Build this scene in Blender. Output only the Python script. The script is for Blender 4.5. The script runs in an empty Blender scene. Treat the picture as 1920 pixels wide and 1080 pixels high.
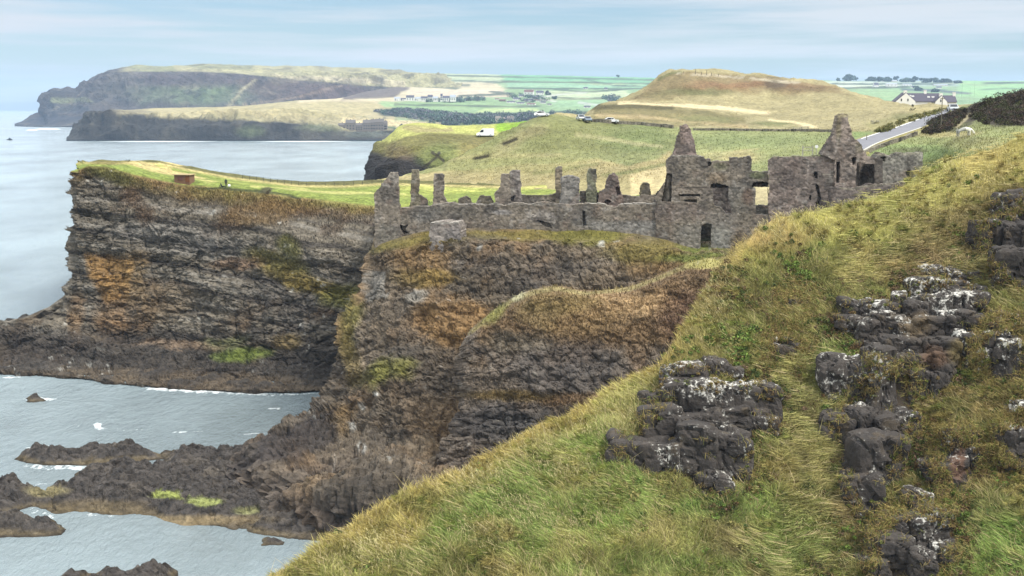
import bpy, math, random
import numpy as np
from mathutils import Vector
from mathutils.bvhtree import BVHTree
random.seed(7); rng = np.random.default_rng(11)
SC = bpy.context.scene; COL = SC.collection
R = math.radians
# ------------------------------------------------------------------ camera
F = 2318.0; EYE = 199.0; H = 50.0
A = math.atan((540 - EYE) / F); CA, SA = math.cos(A), math.sin(A)
def P(px, py, d):
    px = np.asarray(px, float); py = np.asarray(py, float); d = np.asarray(d, float)
    xv = (px - 960) / F; yv = (540 - py) / F
    t = d / (CA + yv * SA)
    return np.stack([t * xv, d + 0 * px, H + t * (-SA + yv * CA)], -1)
def proj(p):
    x, y, z = p[..., 0], p[..., 1], p[..., 2] - H
    f = y * CA - z * SA; u = y * SA + z * CA
    return 960 + F * x / f, 540 - F * u / f
def dz(px, py, z):                      # depth at which the ray of a pixel reaches height z
    yv = (540 - py) / F
    return (z - H) * (CA + yv * SA) / (-SA + yv * CA)
def V1(px, py, d): return Vector(P(px, py, d).tolist())
cam = bpy.data.cameras.new('camera'); co = bpy.data.objects.new('camera', cam); COL.objects.link(co)
co.location = (0, 0, H); co.rotation_euler = (math.pi / 2 - A, 0, 0)
cam.sensor_width = 36; cam.lens = F / 1920 * 36; cam.clip_end = 60000; cam.clip_start = 0.5
SC.camera = co
# ------------------------------------------------------------------ numpy noise
def _h(ix, iy, iz, s):
    h = (ix.astype(np.uint32) * np.uint32(374761393) + iy.astype(np.uint32) * np.uint32(668265263)
         + iz.astype(np.uint32) * np.uint32(2246822519) + np.uint32(s * 3266489917 & 0xffffffff))
    h = (h ^ (h >> np.uint32(13))) * np.uint32(1274126177); h ^= h >> np.uint32(16)
    h = h * np.uint32(2246822519); h ^= h >> np.uint32(15)
    return h
def _r(ix, iy, iz, s): return _h(ix, iy, iz, s).astype(np.float32) / np.float32(4294967295.0)
def vn(p, s=0):
    i = np.floor(p).astype(np.int64); f = (p - i).astype(np.float32); u = f * f * (3 - 2 * f)
    x, y, z = i[:, 0], i[:, 1], i[:, 2]; out = 0
    for a in (0, 1):
        for b in (0, 1):
            for c in (0, 1):
                w = (u[:, 0] if a else 1 - u[:, 0]) * (u[:, 1] if b else 1 - u[:, 1]) * (u[:, 2] if c else 1 - u[:, 2])
                out = out + w * _r(x + a, y + b, z + c, s)
    return out * 2 - 1
def fbm(p, wl, oc=4, s=0, ridge=False, gain=.5, sc=(1, 1, 1)):
    p = np.asarray(p, float).reshape(-1, 3) * np.array(sc) / wl; o = 0; a = 1; t = 0
    for k in range(oc):
        n = vn(p + 17.3 * k, s + k)
        if ridge: n = 1 - 2 * np.abs(n)
        o = o + a * n; t += a; a *= gain; p = p * 2.03
    return o / t
def voro(p, s=0):
    i = np.floor(p).astype(np.int64); n = len(p)
    d1 = np.full(n, 9e9); d2 = np.full(n, 9e9); idv = np.zeros(n)
    for a in (-1, 0, 1):
        for b in (-1, 0, 1):
            for c in (-1, 0, 1):
                x, y, z = i[:, 0] + a, i[:, 1] + b, i[:, 2] + c
                q = np.stack([x + _r(x, y, z, s), y + _r(x, y, z, s + 1), z + _r(x, y, z, s + 2)], -1)
                d = ((q - p) ** 2).sum(1); r = _r(x, y, z, s + 3)
                m = d < d1
                d2 = np.where(m, d1, np.minimum(d2, d)); idv = np.where(m, r, idv); d1 = np.where(m, d, d1)
    return np.sqrt(d1), np.sqrt(d2), idv
def ss(a, b, x):
    t = np.clip((x - a) / (b - a + 1e-9), 0, 1); return t * t * (3 - 2 * t)
# ------------------------------------------------------------------ colours
KA = 0.62
def S(r, g, b, k=None):
    c = np.array([r, g, b], float) / 255
    return np.where(c < .04045, c / 12.92, ((c + .055) / 1.055) ** 2.4) * (KA if k is None else k)
def mixc(c, col, m): return c * (1 - m[:, None]) + np.asarray(col) * m[:, None]
def sdpoly(x, y, poly):                 # signed distance, positive inside
    pts = np.asarray(poly, float); n = len(pts); d = np.full(x.shape, 1e18); ins = np.zeros(x.shape, bool)
    for k in range(n):
        ax, ay = pts[k]; bx, by = pts[(k + 1) % n]
        ex, ey = bx - ax, by - ay; wx, wy = x - ax, y - ay
        t = np.clip((wx * ex + wy * ey) / (ex * ex + ey * ey + 1e-12), 0, 1)
        d = np.minimum(d, (wx - ex * t) ** 2 + (wy - ey * t) ** 2)
        c = (ay > y) != (by > y)
        ins ^= c & (x < ex * (y - ay) / (ey + (ey == 0) * 1e-12) + ax)
    return np.sqrt(d) * np.where(ins, 1, -1)
def desat(c, k): return c * (1 - k) + (c * [.25, .65, .10]).sum(1, keepdims=True) * k
class Paint:                            # albedo regions of a surface, found by where they lie in the photograph
    def __init__(s, pos, base, wob=8.0, wl=None):
        s.pos = pos.reshape(-1, 3); s.px, s.py = proj(s.pos); n = len(s.pos)
        s.c = np.tile(np.asarray(base, float), (n, 1)); dist = float(np.median(s.pos[:, 1]))
        wl = wl or dist * .02
        s.wx = fbm(s.pos, wl, 4, 91); s.wy = fbm(s.pos, wl, 4, 57); s.w = wob
    def ell(s, x, y, rx, ry, col, k=1., rot=0, soft=.45, breakup=.5):
        dx, dy = s.px - x + s.wx * s.w, s.py - y + s.wy * s.w; a = R(rot)
        u = (dx * math.cos(a) + dy * math.sin(a)) / rx; v = (-dx * math.sin(a) + dy * math.cos(a)) / ry
        m = 1 - ss(1 - soft, 1 + soft, np.sqrt(u * u + v * v) + breakup * s.wx)
        s.c = mixc(s.c, col, m * k); return s
    def poly(s, pts, col, k=1., soft=2., wob=None):
        w = s.w if wob is None else wob
        m = ss(-soft, soft, sdpoly(s.px + s.wx * w, s.py + s.wy * w, pts)); s.c = mixc(s.c, col, m * k); return s
    def line(s, pts, wdt, col, k=1.):
        x, y = s.px + s.wx * s.w * .4, s.py + s.wy * s.w * .4; d = np.full(x.shape, 1e9)
        for (ax, ay), (bx, by) in zip(pts[:-1], pts[1:]):
            ex, ey = bx - ax, by - ay; t = np.clip(((x - ax) * ex + (y - ay) * ey) / (ex * ex + ey * ey), 0, 1)
            d = np.minimum(d, np.hypot(x - ax - ex * t, y - ay - ey * t))
        s.c = mixc(s.c, col, (1 - ss(wdt * .5, wdt * 1.3, d)) * k); return s
    def mask(s, m, col): s.c = mixc(s.c, col, np.clip(m, 0, 1)); return s
    def vary(s, wl, amt, seed=5, oc=4, sc=(1, 1, 1)):
        s.c = np.clip(s.c * (1 + amt * fbm(s.pos, wl, oc, seed, sc=sc))[:, None], 0, 1); return s
# ------------------------------------------------------------------ object helpers
def tag(o, label=None, cat=None, group=None, kind=None):
    for k, v in (('label', label), ('category', cat), ('group', group), ('kind', kind)):
        if v: o[k] = v
    return o
def empty(name, loc, rz=0, **kw):
    o = bpy.data.objects.new(name, None); COL.objects.link(o); o.location = loc; o.rotation_euler = (0, 0, rz)
    o.empty_display_size = .3
    return tag(o, **kw)
def mesh_np(name, v, faces, mat, cols=None, smooth=False, parent=None, origin=None):
    """v (N,3); faces list of (M,k) int arrays"""
    v = np.asarray(v, np.float32).reshape(-1, 3)
    if origin is not None: v = v - np.asarray(origin, np.float32)
    if not isinstance(faces, (list, tuple)): faces = [faces]
    me = bpy.data.meshes.new(name); me.vertices.add(len(v)); me.vertices.foreach_set('co', v.ravel())
    li = np.concatenate([f.ravel() for f in faces]).astype(np.int32)
    tot = np.concatenate([np.full(len(f), f.shape[1]) for f in faces]).astype(np.int32)
    st = np.concatenate([[0], np.cumsum(tot)[:-1]]).astype(np.int32)
    me.loops.add(len(li)); me.loops.foreach_set('vertex_index', li)
    me.polygons.add(len(tot)); me.polygons.foreach_set('loop_start', st)
    me.polygons.foreach_set('use_smooth', np.full(len(tot), smooth, bool))
    me.update(calc_edges=True)
    if cols is not None:
        a = me.color_attributes.new('Col', 'FLOAT_COLOR', 'POINT')
        a.data.foreach_set('color', np.concatenate([cols, np.ones((len(cols), 1))], 1).astype(np.float32).ravel())
    if mat: me.materials.append(mat)
    o = bpy.data.objects.new(name, me); COL.objects.link(o)
    if origin is not None and parent is None: o.location = origin
    if parent: o.parent = parent
    return o
def gridfaces(n, m):
    i = np.arange(n - 1)[:, None] * m + np.arange(m - 1)[None]
    return np.stack([i, i + 1, i + m + 1, i + m], -1).reshape(-1, 4)
def catmull(pts, cnt, axis=0):
    """pts (K,...) control rows -> smooth rows; cnt samples per span (list of K-1)"""
    K = len(pts); out = []
    for k in range(K - 1):
        a, b = pts[k], pts[k + 1]
        p0 = pts[k - 1] if k else 2 * a - b; p3 = pts[k + 2] if k + 2 < K else 2 * b - a
        la = np.linalg.norm(b - a, axis=-1, keepdims=True) + 1e-6
        l0 = np.linalg.norm(a - p0, axis=-1, keepdims=True) + 1e-6; l3 = np.linalg.norm(p3 - b, axis=-1, keepdims=True) + 1e-6
        m0 = (b - a) * .5 + (a - p0) / l0 * la * .5; m1 = (b - a) * .5 + (p3 - b) / l3 * la * .5
        for t in np.arange(cnt[k]) / cnt[k]:
            out.append((2 * t**3 - 3 * t**2 + 1) * a + (t**3 - 2 * t**2 + t) * m0 + (-2 * t**3 + 3 * t**2) * b + (t**3 - t**2) * m1)
    out.append(pts[-1]); return np.array(out)
def linrows(pts, cnt):
    o = [pts[k] + (pts[k + 1] - pts[k]) * t for k in range(len(pts) - 1) for t in np.arange(cnt[k]) / cnt[k]]
    return np.array(o + [pts[-1]])
def loft(rows, ncol, cnt, lin=False):
    """rows: lists of K (px,py,d); returns grid (n,m,3)"""
    W = np.array([[P(*q) for q in r] for r in rows])          # R,K,3
    K = W.shape[1]
    g = (linrows if lin else catmull)(W.transpose(1, 0, 2), ncol if isinstance(ncol, list) else [ncol] * (K - 1))
    return catmull(g.transpose(1, 0, 2), cnt)
def rowx(pts, xs):
    a = np.array(pts, float); d = 1 / np.interp(xs, a[:, 0], 1 / a[:, 2])
    return [(x, y, e) for x, y, e in zip(xs, np.interp(xs, a[:, 0], a[:, 1]), d)]
def gnormal(g):
    a = np.gradient(g, axis=0); b = np.gradient(g, axis=1); n = np.cross(b, a)
    return n / (np.linalg.norm(n, axis=-1, keepdims=True) + 1e-9)
def face_out(g, n):                     # normals that look towards the sea and the camera side / the sky
    v = np.array([0, 0, H]) - g; v[..., 2] = np.maximum(v[..., 2], 30)
    return n * np.sign((n * v).sum(-1, keepdims=True))
GROUND = []                             # (verts, faces) for casting
def cast(px, py, ymin=0):
    o = Vector((0, 0, H)); d = (V1(px, py, 100) - o).normalized(); best = None
    for b in GROUND:
        h = b.ray_cast(o, d, 20000)
        if h[0] is not None and h[0].y >= ymin and (best is None or h[3] < best[1]): best = (h[0], h[3])
    return best[0] if best else (cast(px, py + 1, ymin) if py < 1079 else V1(px, py, 300))
def drop(x, y, zt=400):
    best = None
    for b in GROUND:
        h = b.ray_cast(Vector((x, y, zt)), Vector((0, 0, -1)), 1000)
        if h[0] is not None and (best is None or h[0].z > best.z): best = h[0]
    return best if best else Vector((x, y, 0))
def ground(v, f):
    GROUND.append(BVHTree.FromPolygons(v.reshape(-1, 3).tolist(), f.tolist(), all_triangles=False))
# ------------------------------------------------------------------ materials
def nodes(m):
    m.use_nodes = True; nt = m.node_tree; return nt, nt.nodes, nt.links
def mat_surface(name, nscale, namt, bscale, bstr, rough=.9, bdist=.2, voro_s=0, voro_amt=.0, attr=True, base=None, vz=1., spec=.15):
    m = bpy.data.materials.new(name); nt, N, L = nodes(m); b = N['Principled BSDF']
    b.inputs['Roughness'].default_value = rough; b.inputs['Specular IOR Level'].default_value = spec
    geo = N.new('ShaderNodeNewGeometry'); pos = geo.outputs['Position']
    if attr:
        a = N.new('ShaderNodeAttribute'); a.attribute_name = 'Col'; c = a.outputs['Color']
    else:
        a = N.new('ShaderNodeRGB'); a.outputs[0].default_value = (*base, 1); c = a.outputs[0]
    def noise(s, det=4):
        n = N.new('ShaderNodeTexNoise'); n.inputs['Scale'].default_value = s; n.inputs['Detail'].default_value = det
        n.inputs['Roughness'].default_value = .65; L.new(pos, n.inputs['Vector']); return n.outputs['Fac']
    mr = N.new('ShaderNodeMapRange'); mr.inputs[1].default_value = .3; mr.inputs[2].default_value = .7
    mr.inputs[3].default_value = 1 - namt; mr.inputs[4].default_value = 1 + namt; L.new(noise(nscale, 5), mr.inputs[0])
    mul = N.new('ShaderNodeVectorMath'); mul.operation = 'SCALE'; L.new(c, mul.inputs[0]); L.new(mr.outputs[0], mul.inputs['Scale'])
    last = mul.outputs[0]; hgt = noise(bscale, 6)
    if voro_s:
        mp = N.new('ShaderNodeMapping'); mp.inputs['Scale'].default_value = (1, 1, vz); L.new(pos, mp.inputs[0])
        v = N.new('ShaderNodeTexVoronoi'); v.inputs['Scale'].default_value = voro_s; L.new(mp.outputs[0], v.inputs['Vector'])
        sp = N.new('ShaderNodeSeparateColor'); L.new(v.outputs['Color'], sp.inputs[0])
        m2 = N.new('ShaderNodeMapRange'); m2.inputs[3].default_value = 1 - voro_amt; m2.inputs[4].default_value = 1 + voro_amt
        L.new(sp.outputs[0], m2.inputs[0])
        mu = N.new('ShaderNodeVectorMath'); mu.operation = 'SCALE'; L.new(last, mu.inputs[0]); L.new(m2.outputs[0], mu.inputs['Scale']); last = mu.outputs[0]
        ad = N.new('ShaderNodeMath'); ad.operation = 'MULTIPLY_ADD'; ad.inputs[1].default_value = -.8
        L.new(v.outputs['Distance'], ad.inputs[0]); L.new(hgt, ad.inputs[2]); hgt = ad.outputs[0]
    L.new(last, b.inputs['Base Color'])
    if bstr:
        bp = N.new('ShaderNodeBump'); bp.inputs['Strength'].default_value = bstr; bp.inputs['Distance'].default_value = bdist
        L.new(hgt, bp.inputs['Height']); L.new(bp.outputs[0], b.inputs['Normal'])
    return m
def mat_plain(name, col, rough=.7, metal=0., namt=.12, nscale=3., spec=.3):
    m = mat_surface(name, nscale, namt, nscale * 3, 0, rough, attr=False, base=tuple(col), spec=spec)
    m.node_tree.nodes['Principled BSDF'].inputs['Metallic'].default_value = metal; return m
M_ROCK = mat_surface('cliff_rock', 1.6, .42, 1.6, .9, .95, .45, voro_s=.9, voro_amt=.22, vz=1.7)
M_ROCKN = mat_surface('basalt', 7., .35, 7., .7, .9, .08)
def add_lichen(m):
    nt, N, L = nodes(m); b = N['Principled BSDF']; src = b.inputs['Base Color'].links[0].from_socket; g = N.new('ShaderNodeNewGeometry'); at = N.new('ShaderNodeAttribute'); at.attribute_name = 'Li'
    n1 = N.new('ShaderNodeTexNoise'); n1.inputs['Scale'].default_value = 2.6; n1.inputs['Detail'].default_value = 6; n1.inputs['Roughness'].default_value = .68; L.new(g.outputs['Position'], n1.inputs['Vector'])
    ad = N.new('ShaderNodeMath'); ad.operation = 'ADD'; L.new(n1.outputs['Fac'], ad.inputs[0]); L.new(at.outputs['Fac'], ad.inputs[1])
    for lo, hi, col in ((.57, .66, (.20, .19, .17, 1)), (.64, .67, (.44, .425, .385, 1))):
        r = N.new('ShaderNodeMapRange'); r.inputs[1].default_value = lo; r.inputs[2].default_value = hi; L.new(ad.outputs[0], r.inputs[0])
        mx = N.new('ShaderNodeMix'); mx.data_type = 'RGBA'; L.new(r.outputs[0], mx.inputs[0]); L.new(src, mx.inputs[6]); mx.inputs[7].default_value = col; src = mx.outputs[2]
    L.new(src, b.inputs['Base Color'])
add_lichen(M_ROCKN)
M_GRASS = mat_surface('turf', .9, .32, 1.2, .7, .95, .4)
M_FAR = mat_surface('far_land', .10, .34, .06, .8, .95, 9.)
M_STONE = mat_surface('masonry', 1.2, .18, 3., .35, .95, .08, voro_s=2.4, voro_amt=.42, vz=1.5)
M_BLADE = mat_surface('grass_blades', 2., .15, 1, 0, .85)
SKY_TINT = (.59, .67, .75); CLOUD = (4.75, 4.95, 5.1); ZEN = 3.15; SUNE = 2.9; HAZE = 7.0e-5; HAZE_COL = (.44, .60, .84, 1); EXPO = .64
# ================================================================== SEA
def sea_pt(x, y):
    w = P(x, y, dz(x, y, 0)); return (float(w[0]), float(w[1]))
def build_sea():
    na, nr = 620, 620
    ang = np.linspace(R(-62), R(62), na); r = 55 * (14200 / 55) ** np.linspace(0, 1, nr)
    a, rr = np.meshgrid(ang, r, indexing='ij')
    v = np.stack([rr * np.sin(a), rr * np.cos(a), 0 * a], -1).reshape(-1, 3)
    near = 1 - ss(250, 900, v[:, 1])
    v[:, 2] = near * (.10 * fbm(v, 5, 3, 3, sc=(1, .55, 1)) + .10 * fbm(v, 14, 2, 9, sc=(1, .5, 1)))
    p = Paint(v, S(64, 92, 104, .5), 3, 6)
    foam = np.zeros(len(v))
    for (x, y, rx, ry, k) in [(75, 749, 50, 7, 1), (183, 797, 17, 9, 1), (140, 797, 40, 5, .6), (240, 806, 120, 5, .75), (350, 810, 80, 4, .8), (480, 814, 45, 4, .9),
                              (515, 767, 30, 4, .9), (213, 716, 14, 6, 1), (290, 722, 60, 4, .9), (345, 726, 40, 4, .9), (430, 735, 60, 4, .8), (20, 707, 40, 4, .9),
                              (60, 906, 60, 4, .7), (150, 872, 60, 5, .8), (40, 880, 50, 6, .5), (565, 783, 25, 3, .8), (90, 242, 40, 2.2, 1), (60, 244, 20, 2, 1), (300, 265, 200, 1.8, .9),
                              (570, 265, 160, 1.8, .9), (590, 1015, 60, 6, .6), (560, 1050, 60, 8, .4), (300, 868, 16, 10, .8), (60, 930, 28, 7, .9), (20, 800, 60, 6, .35), (100, 815, 90, 6, .3)]:
        dx, dy = (p.px - x) / rx, (p.py - y) / ry
        foam = np.maximum(foam, k * (1 - ss(.3, 1.25, np.sqrt(dx * dx + dy * dy))))
    def near_line(pts, wpx, k):
        d = np.full(len(v), 1e9)
        for (ax, ay), (bx, by) in zip(pts[:-1], pts[1:]):
            a_, b_ = sea_pt(ax, ay), sea_pt(bx, by); ex, ey = b_[0] - a_[0], b_[1] - a_[1]; t = np.clip(((v[:, 0] - a_[0]) * ex + (v[:, 1] - a_[1]) * ey) / (ex * ex + ey * ey), 0, 1)
            d = np.minimum(d, np.hypot(v[:, 0] - a_[0] - ex * t, v[:, 1] - a_[1] - ey * t))
        return k * (1 - ss(wpx * .3, wpx, d)) * (.45 + .75 * ss(-.3, .3, fbm(v, 9, 3, 77)))
    foam = np.maximum(foam, near_line([(-90, 699), (66, 703), (140, 709), (240, 721), (330, 729), (440, 735), (560, 736), (650, 730)], 4.5, .8))
    foam = np.maximum(foam, near_line([(0, 908), (85, 925), (120, 905), (150, 888), (210, 872), (300, 868), (180, 874), (90, 876), (20, 866), (15, 860), (75, 836), (200, 836), (262, 848), (380, 845), (480, 848)], 2.6, .72))
    foam = np.maximum(foam, near_line([(0, 967), (60, 954), (130, 990), (60, 1009), (0, 1012)], 1.8, .6)); foam = np.maximum(foam, near_line([(110, 962), (200, 966), (350, 984), (430, 990), (500, 1004), (560, 1014), (640, 1016)], 1.8, .6))
    cols = np.stack([foam, foam, foam], -1)
    m = bpy.data.materials.new('sea_water'); nt, N, L = nodes(m); b = N['Principled BSDF']
    b.inputs['Roughness'].default_value = .16; b.inputs['IOR'].default_value = 1.33
    geo = N.new('ShaderNodeNewGeometry'); at = N.new('ShaderNodeAttribute'); at.attribute_name = 'Col'
    mp = N.new('ShaderNodeMapping'); mp.inputs['Scale'].default_value = (1, .45, 1); mp.inputs['Rotation'].default_value = (0, 0, R(12)); L.new(geo.outputs['Position'], mp.inputs[0])
    def noise(s, d, r=.6):
        n = N.new('ShaderNodeTexNoise'); n.inputs['Scale'].default_value = s; n.inputs['Detail'].default_value = d; n.inputs['Roughness'].default_value = r
        L.new(mp.outputs[0], n.inputs['Vector']); return n.outputs['Fac']
    b1 = N.new('ShaderNodeBump'); b1.inputs['Strength'].default_value = 1.; b1.inputs['Distance'].default_value = 1.35; L.new(noise(.55, 6, .7), b1.inputs['Height'])
    b2 = N.new('ShaderNodeBump'); b2.inputs['Strength'].default_value = .4; b2.inputs['Distance'].default_value = 6; L.new(noise(.035, 4), b2.inputs['Height'])
    L.new(b2.outputs[0], b1.inputs['Normal']); L.new(b1.outputs[0], b.inputs['Normal'])
    # broken foam
    f = N.new('ShaderNodeMath'); f.operation = 'MULTIPLY_ADD'; f.inputs[1].default_value = 1.5; f.inputs[2].default_value = -.95
    L.new(noise(.9, 6, .7), f.inputs[0])
    g = N.new('ShaderNodeMath'); g.operation = 'ADD'; L.new(at.outputs['Fac'], g.inputs[0]); L.new(f.outputs[0], g.inputs[1])
    mr = N.new('ShaderNodeMapRange'); mr.inputs[1].default_value = .5; mr.inputs[2].default_value = .85; L.new(g.outputs[0], mr.inputs[0])
    # large random patches of paler and deeper water colour
    mr2 = N.new('ShaderNodeMapRange'); mr2.inputs[1].default_value = .35; mr2.inputs[2].default_value = .65; mr2.inputs[3].default_value = .72; mr2.inputs[4].default_value = 1.25; L.new(noise(.02, 4), mr2.inputs[0])
    base = N.new('ShaderNodeVectorMath'); base.operation = 'SCALE'; base.inputs[0].default_value = SEA_BASE; L.new(mr2.outputs[0], base.inputs['Scale'])
    mx = N.new('ShaderNodeMix'); mx.data_type = 'RGBA'; L.new(mr.outputs[0], mx.inputs[0]); L.new(base.outputs[0], mx.inputs[6]); mx.inputs[7].default_value = (.75, .78, .78, 1)
    L.new(mx.outputs[2], b.inputs['Base Color'])
    mr3 = N.new('ShaderNodeMapRange'); mr3.inputs[3].default_value = .16; mr3.inputs[4].default_value = .7; L.new(mr.outputs[0], mr3.inputs[0]); L.new(mr3.outputs[0], b.inputs['Roughness'])
    o = mesh_np('sea', v, gridfaces(na, nr)[:, ::-1], m, cols, True); tag(o, kind='structure')
SEA_BASE = (.20, .245, .26)
build_sea()

def blocks(p, wl, s, flat=2.):
    q = p / wl * np.array([1, 1, flat]) + .35 * np.stack([fbm(p, wl * 2, 3, s), fbm(p, wl * 2, 3, s + 7), fbm(p, wl * 2, 3, s + 13)], -1)
    a, b, i = voro(q, s); return (i - .5) * 1.1 + .5 * (.5 - np.clip(a, 0, 1) ** 2) - .35 * (1 - ss(0, .12, b - a))
def terrain(name, rows, ncol, cnt, disp, paint, mat, smooth=True, lin=False):
    g = loft(rows, ncol, cnt, lin); n = face_out(g, gnormal(g)); sh = g.shape
    p = g.reshape(-1, 3); nn = n.reshape(-1, 3)
    d = disp(p, nn); p = p + (d if d.ndim == 2 else nn * d[:, None])
    nn2 = face_out(p.reshape(sh), gnormal(p.reshape(sh))).reshape(-1, 3)
    c = paint(p, nn2); f = gridfaces(sh[0], sh[1])
    o = mesh_np(name, p, f, mat, np.clip(c, .004, .9), smooth); tag(o, kind='structure'); ground(p, f)
    return o, p.reshape(sh), nn2.reshape(sh), c.reshape(sh[0], sh[1], 3)

# ================================================================== FAR HEADLAND (3 km)
xs1 = [28, 60, 84, 90, 105, 150, 172, 190, 205, 240, 255, 310, 375, 450, 560, 680, 745, 800, 860]
sky1 = [233, 221, 218, 192, 181, 180, 165, 146, 135, 128, 124, 127, 123, 126, 131, 136, 139, 150, 175]
brow = [233.5, 222, 219, 196, 184, 183, 170, 152, 139, 134, 133, 134, 134, 138, 150, 160, 164, 168, 180]
midb = [234, 229, 227, 210, 203, 203, 192, 182, 176, 170, 166, 165, 166, 172, 176, 182, 186, 190, 196]
low = [235, 233, 233, 226, 222, 216, 212, 210, 210, 205, 202, 200, 200, 202, 206, 210, 213, 215, 218]
foot = [236, 237, 237, 237, 237, 238, 240, 240, 240, 238, 238, 238, 238, 238, 238, 238, 238, 238, 238]
rows = [[(x + 12, y + 6, 4300) for x, y in zip(xs1, sky1)], [(x, y, 3560) for x, y in zip(xs1, sky1)],
        [(x, y, 3420) for x, y in zip(xs1, brow)], [(x, y, 3330) for x, y in zip(xs1, midb)],
        [(x, y, 3240) for x, y in zip(xs1, low)], [(x, y, dz(x, y, 1)) for x, y in zip(xs1, foot)], [(x, y + 2, dz(x, y + 2, -8)) for x, y in zip(xs1, foot)]]
rows = [[(rows[r][0][0] + 8, rows[r][0][1] + .5, rows[r][0][2] + 300)] + rows[r] for r in range(7)]
def disp1(p, n):
    return (24 * fbm(p, 150, 4, 21, True, sc=(1, 1, .5)) + 16 * fbm(p, 45, 4, 22, True)) * ss(4, 40, p[:, 2]) * (1 - ss(105, 150, p[:, 2]) * .85) + 4 * fbm(p, 35, 3, 5)
def paint1(p, n):
    q = Paint(p, S(84, 78, 74), 5, 60); st = np.sin(p[:, 2] * .22 + 2 * fbm(p, 120, 2, 8))
    q.mask(.55 * ss(.2, .9, st), S(72, 72, 74)).vary(40, .5)
    q.poly([(28, 228), (100, 212), (170, 222), (260, 225), (260, 250), (20, 250)], S(58, 60, 66), .85)
    q.poly([(86, 196), (165, 198), (168, 206), (90, 212)], S(56, 58, 62), .9)
    q.poly([(95, 184), (160, 182), (175, 190), (120, 193), (92, 194)], S(128, 132, 98), .8)
    q.ell(380, 178, 95, 20, S(104, 120, 84), .8).ell(290, 175, 60, 16, S(100, 110, 82), .5)
    q.ell(330, 150, 150, 12, S(92, 80, 80), .7).ell(540, 165, 90, 20, S(98, 82, 74), .75).ell(620, 172, 80, 16, S(92, 74, 70), .7).ell(230, 162, 40, 25, S(102, 100, 92), .5)
    q.line([(480, 150), (455, 168), (428, 200)], 3, S(168, 160, 128), .8).line([(640, 160), (560, 182), (440, 200)], 2.5, S(160, 140, 118), .5)
    q.mask(ss(-1.5, 1.5, np.interp(q.px, xs1, brow) - q.py) * ss(215, 250, q.px), S(166, 160, 120)); q.poly([(330, 120), (480, 120), (470, 131), (380, 130)], S(120, 124, 90), .6)
    q.poly([(240, 120), (320, 120), (330, 133), (250, 136)], S(140, 142, 100), .8); q.poly([(500, 140), (760, 150), (760, 162), (560, 150)], S(196, 184, 150), .9)
    q.mask(.5 * ss(.1, .5, fbm(p, 90, 4, 61)), S(96, 92, 84)).mask(.55 * ss(.1, .5, fbm(p, 40, 4, 62)), S(70, 64, 62)).mask(.4 * ss(.2, .5, fbm(p, 30, 4, 63)), S(132, 124, 104)); return q.vary(28, .4, 9).c
terrain('far_headland', rows, 30, [4, 14, 26, 26, 26, 3], disp1, paint1, M_FAR, False, True)

# ================================================================== COAST ACROSS THE BAY (2 km) AND FARMLAND
xs2 = [125, 150, 180, 205, 240, 300, 360, 450, 560, 640, 690, 740, 850, 1000, 1150, 1300, 1500, 1700, 2000, 3600]
def rr(ys, ds):
    ys = ys + [ys[-1]]; return [(x, y, d) for x, y, d in zip(xs2, ys, ds if isinstance(ds, list) else [ds] * 20)]
foot = [263] * 19
rows = [rr([265] * 19, float(dz(0, 265, -6))), rr(foot, float(dz(0, 263, .8))),
        rr([260, 250, 228, 212, 216, 226, 222, 226, 236, 245, 248, 248, 248, 248, 248, 248, 248, 248, 248], 1870),
        rr([258, 246, 222, 208, 211, 213, 216, 216, 220, 231, 238, 240, 238, 236, 236, 236, 236, 236, 236], 1960),
        rr([257, 240, 215, 206, 207, 203, 202, 200, 190, 189, 196, 204, 208, 208, 208, 205, 205, 205, 205], 2320),
        rr([262, 250, 226, 214, 214, 209, 208, 205, 193, 187, 182, 180, 182, 182, 182, 180, 180, 182, 186], 2850),
        rr([266, 258, 236, 222, 220, 214, 212, 206, 196, 182, 168, 160, 161, 160, 162, 162, 164, 167, 172], 3500),
        rr([270, 264, 246, 230, 226, 218, 214, 206, 190, 165, 145, 137, 138, 141, 144, 149, 150, 152, 152], 4500),
        rr([276, 270, 256, 240, 236, 228, 222, 216, 200, 178, 158, 146, 146, 149, 152, 157, 158, 160, 160], 5400)]
rows = [[(r[0][0] + 10, r[0][1] + .5, r[0][2] + 200)] + r for r in rows]
def disp2(p, n):
    near = 1 - ss(1950, 2150, p[:, 1]); cl = near * ss(2, 10, p[:, 2]) * (1 - ss(28, 44, p[:, 2]))
    return (14 * fbm(p, 60, 4, 33, True) + 8 * fbm(p, 20, 3, 34, True)) * cl + 1.2 * fbm(p, 20, 2, 5) + 2.5 * fbm(p, 150, 3, 15) * ss(2000, 2500, p[:, 1])
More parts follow.
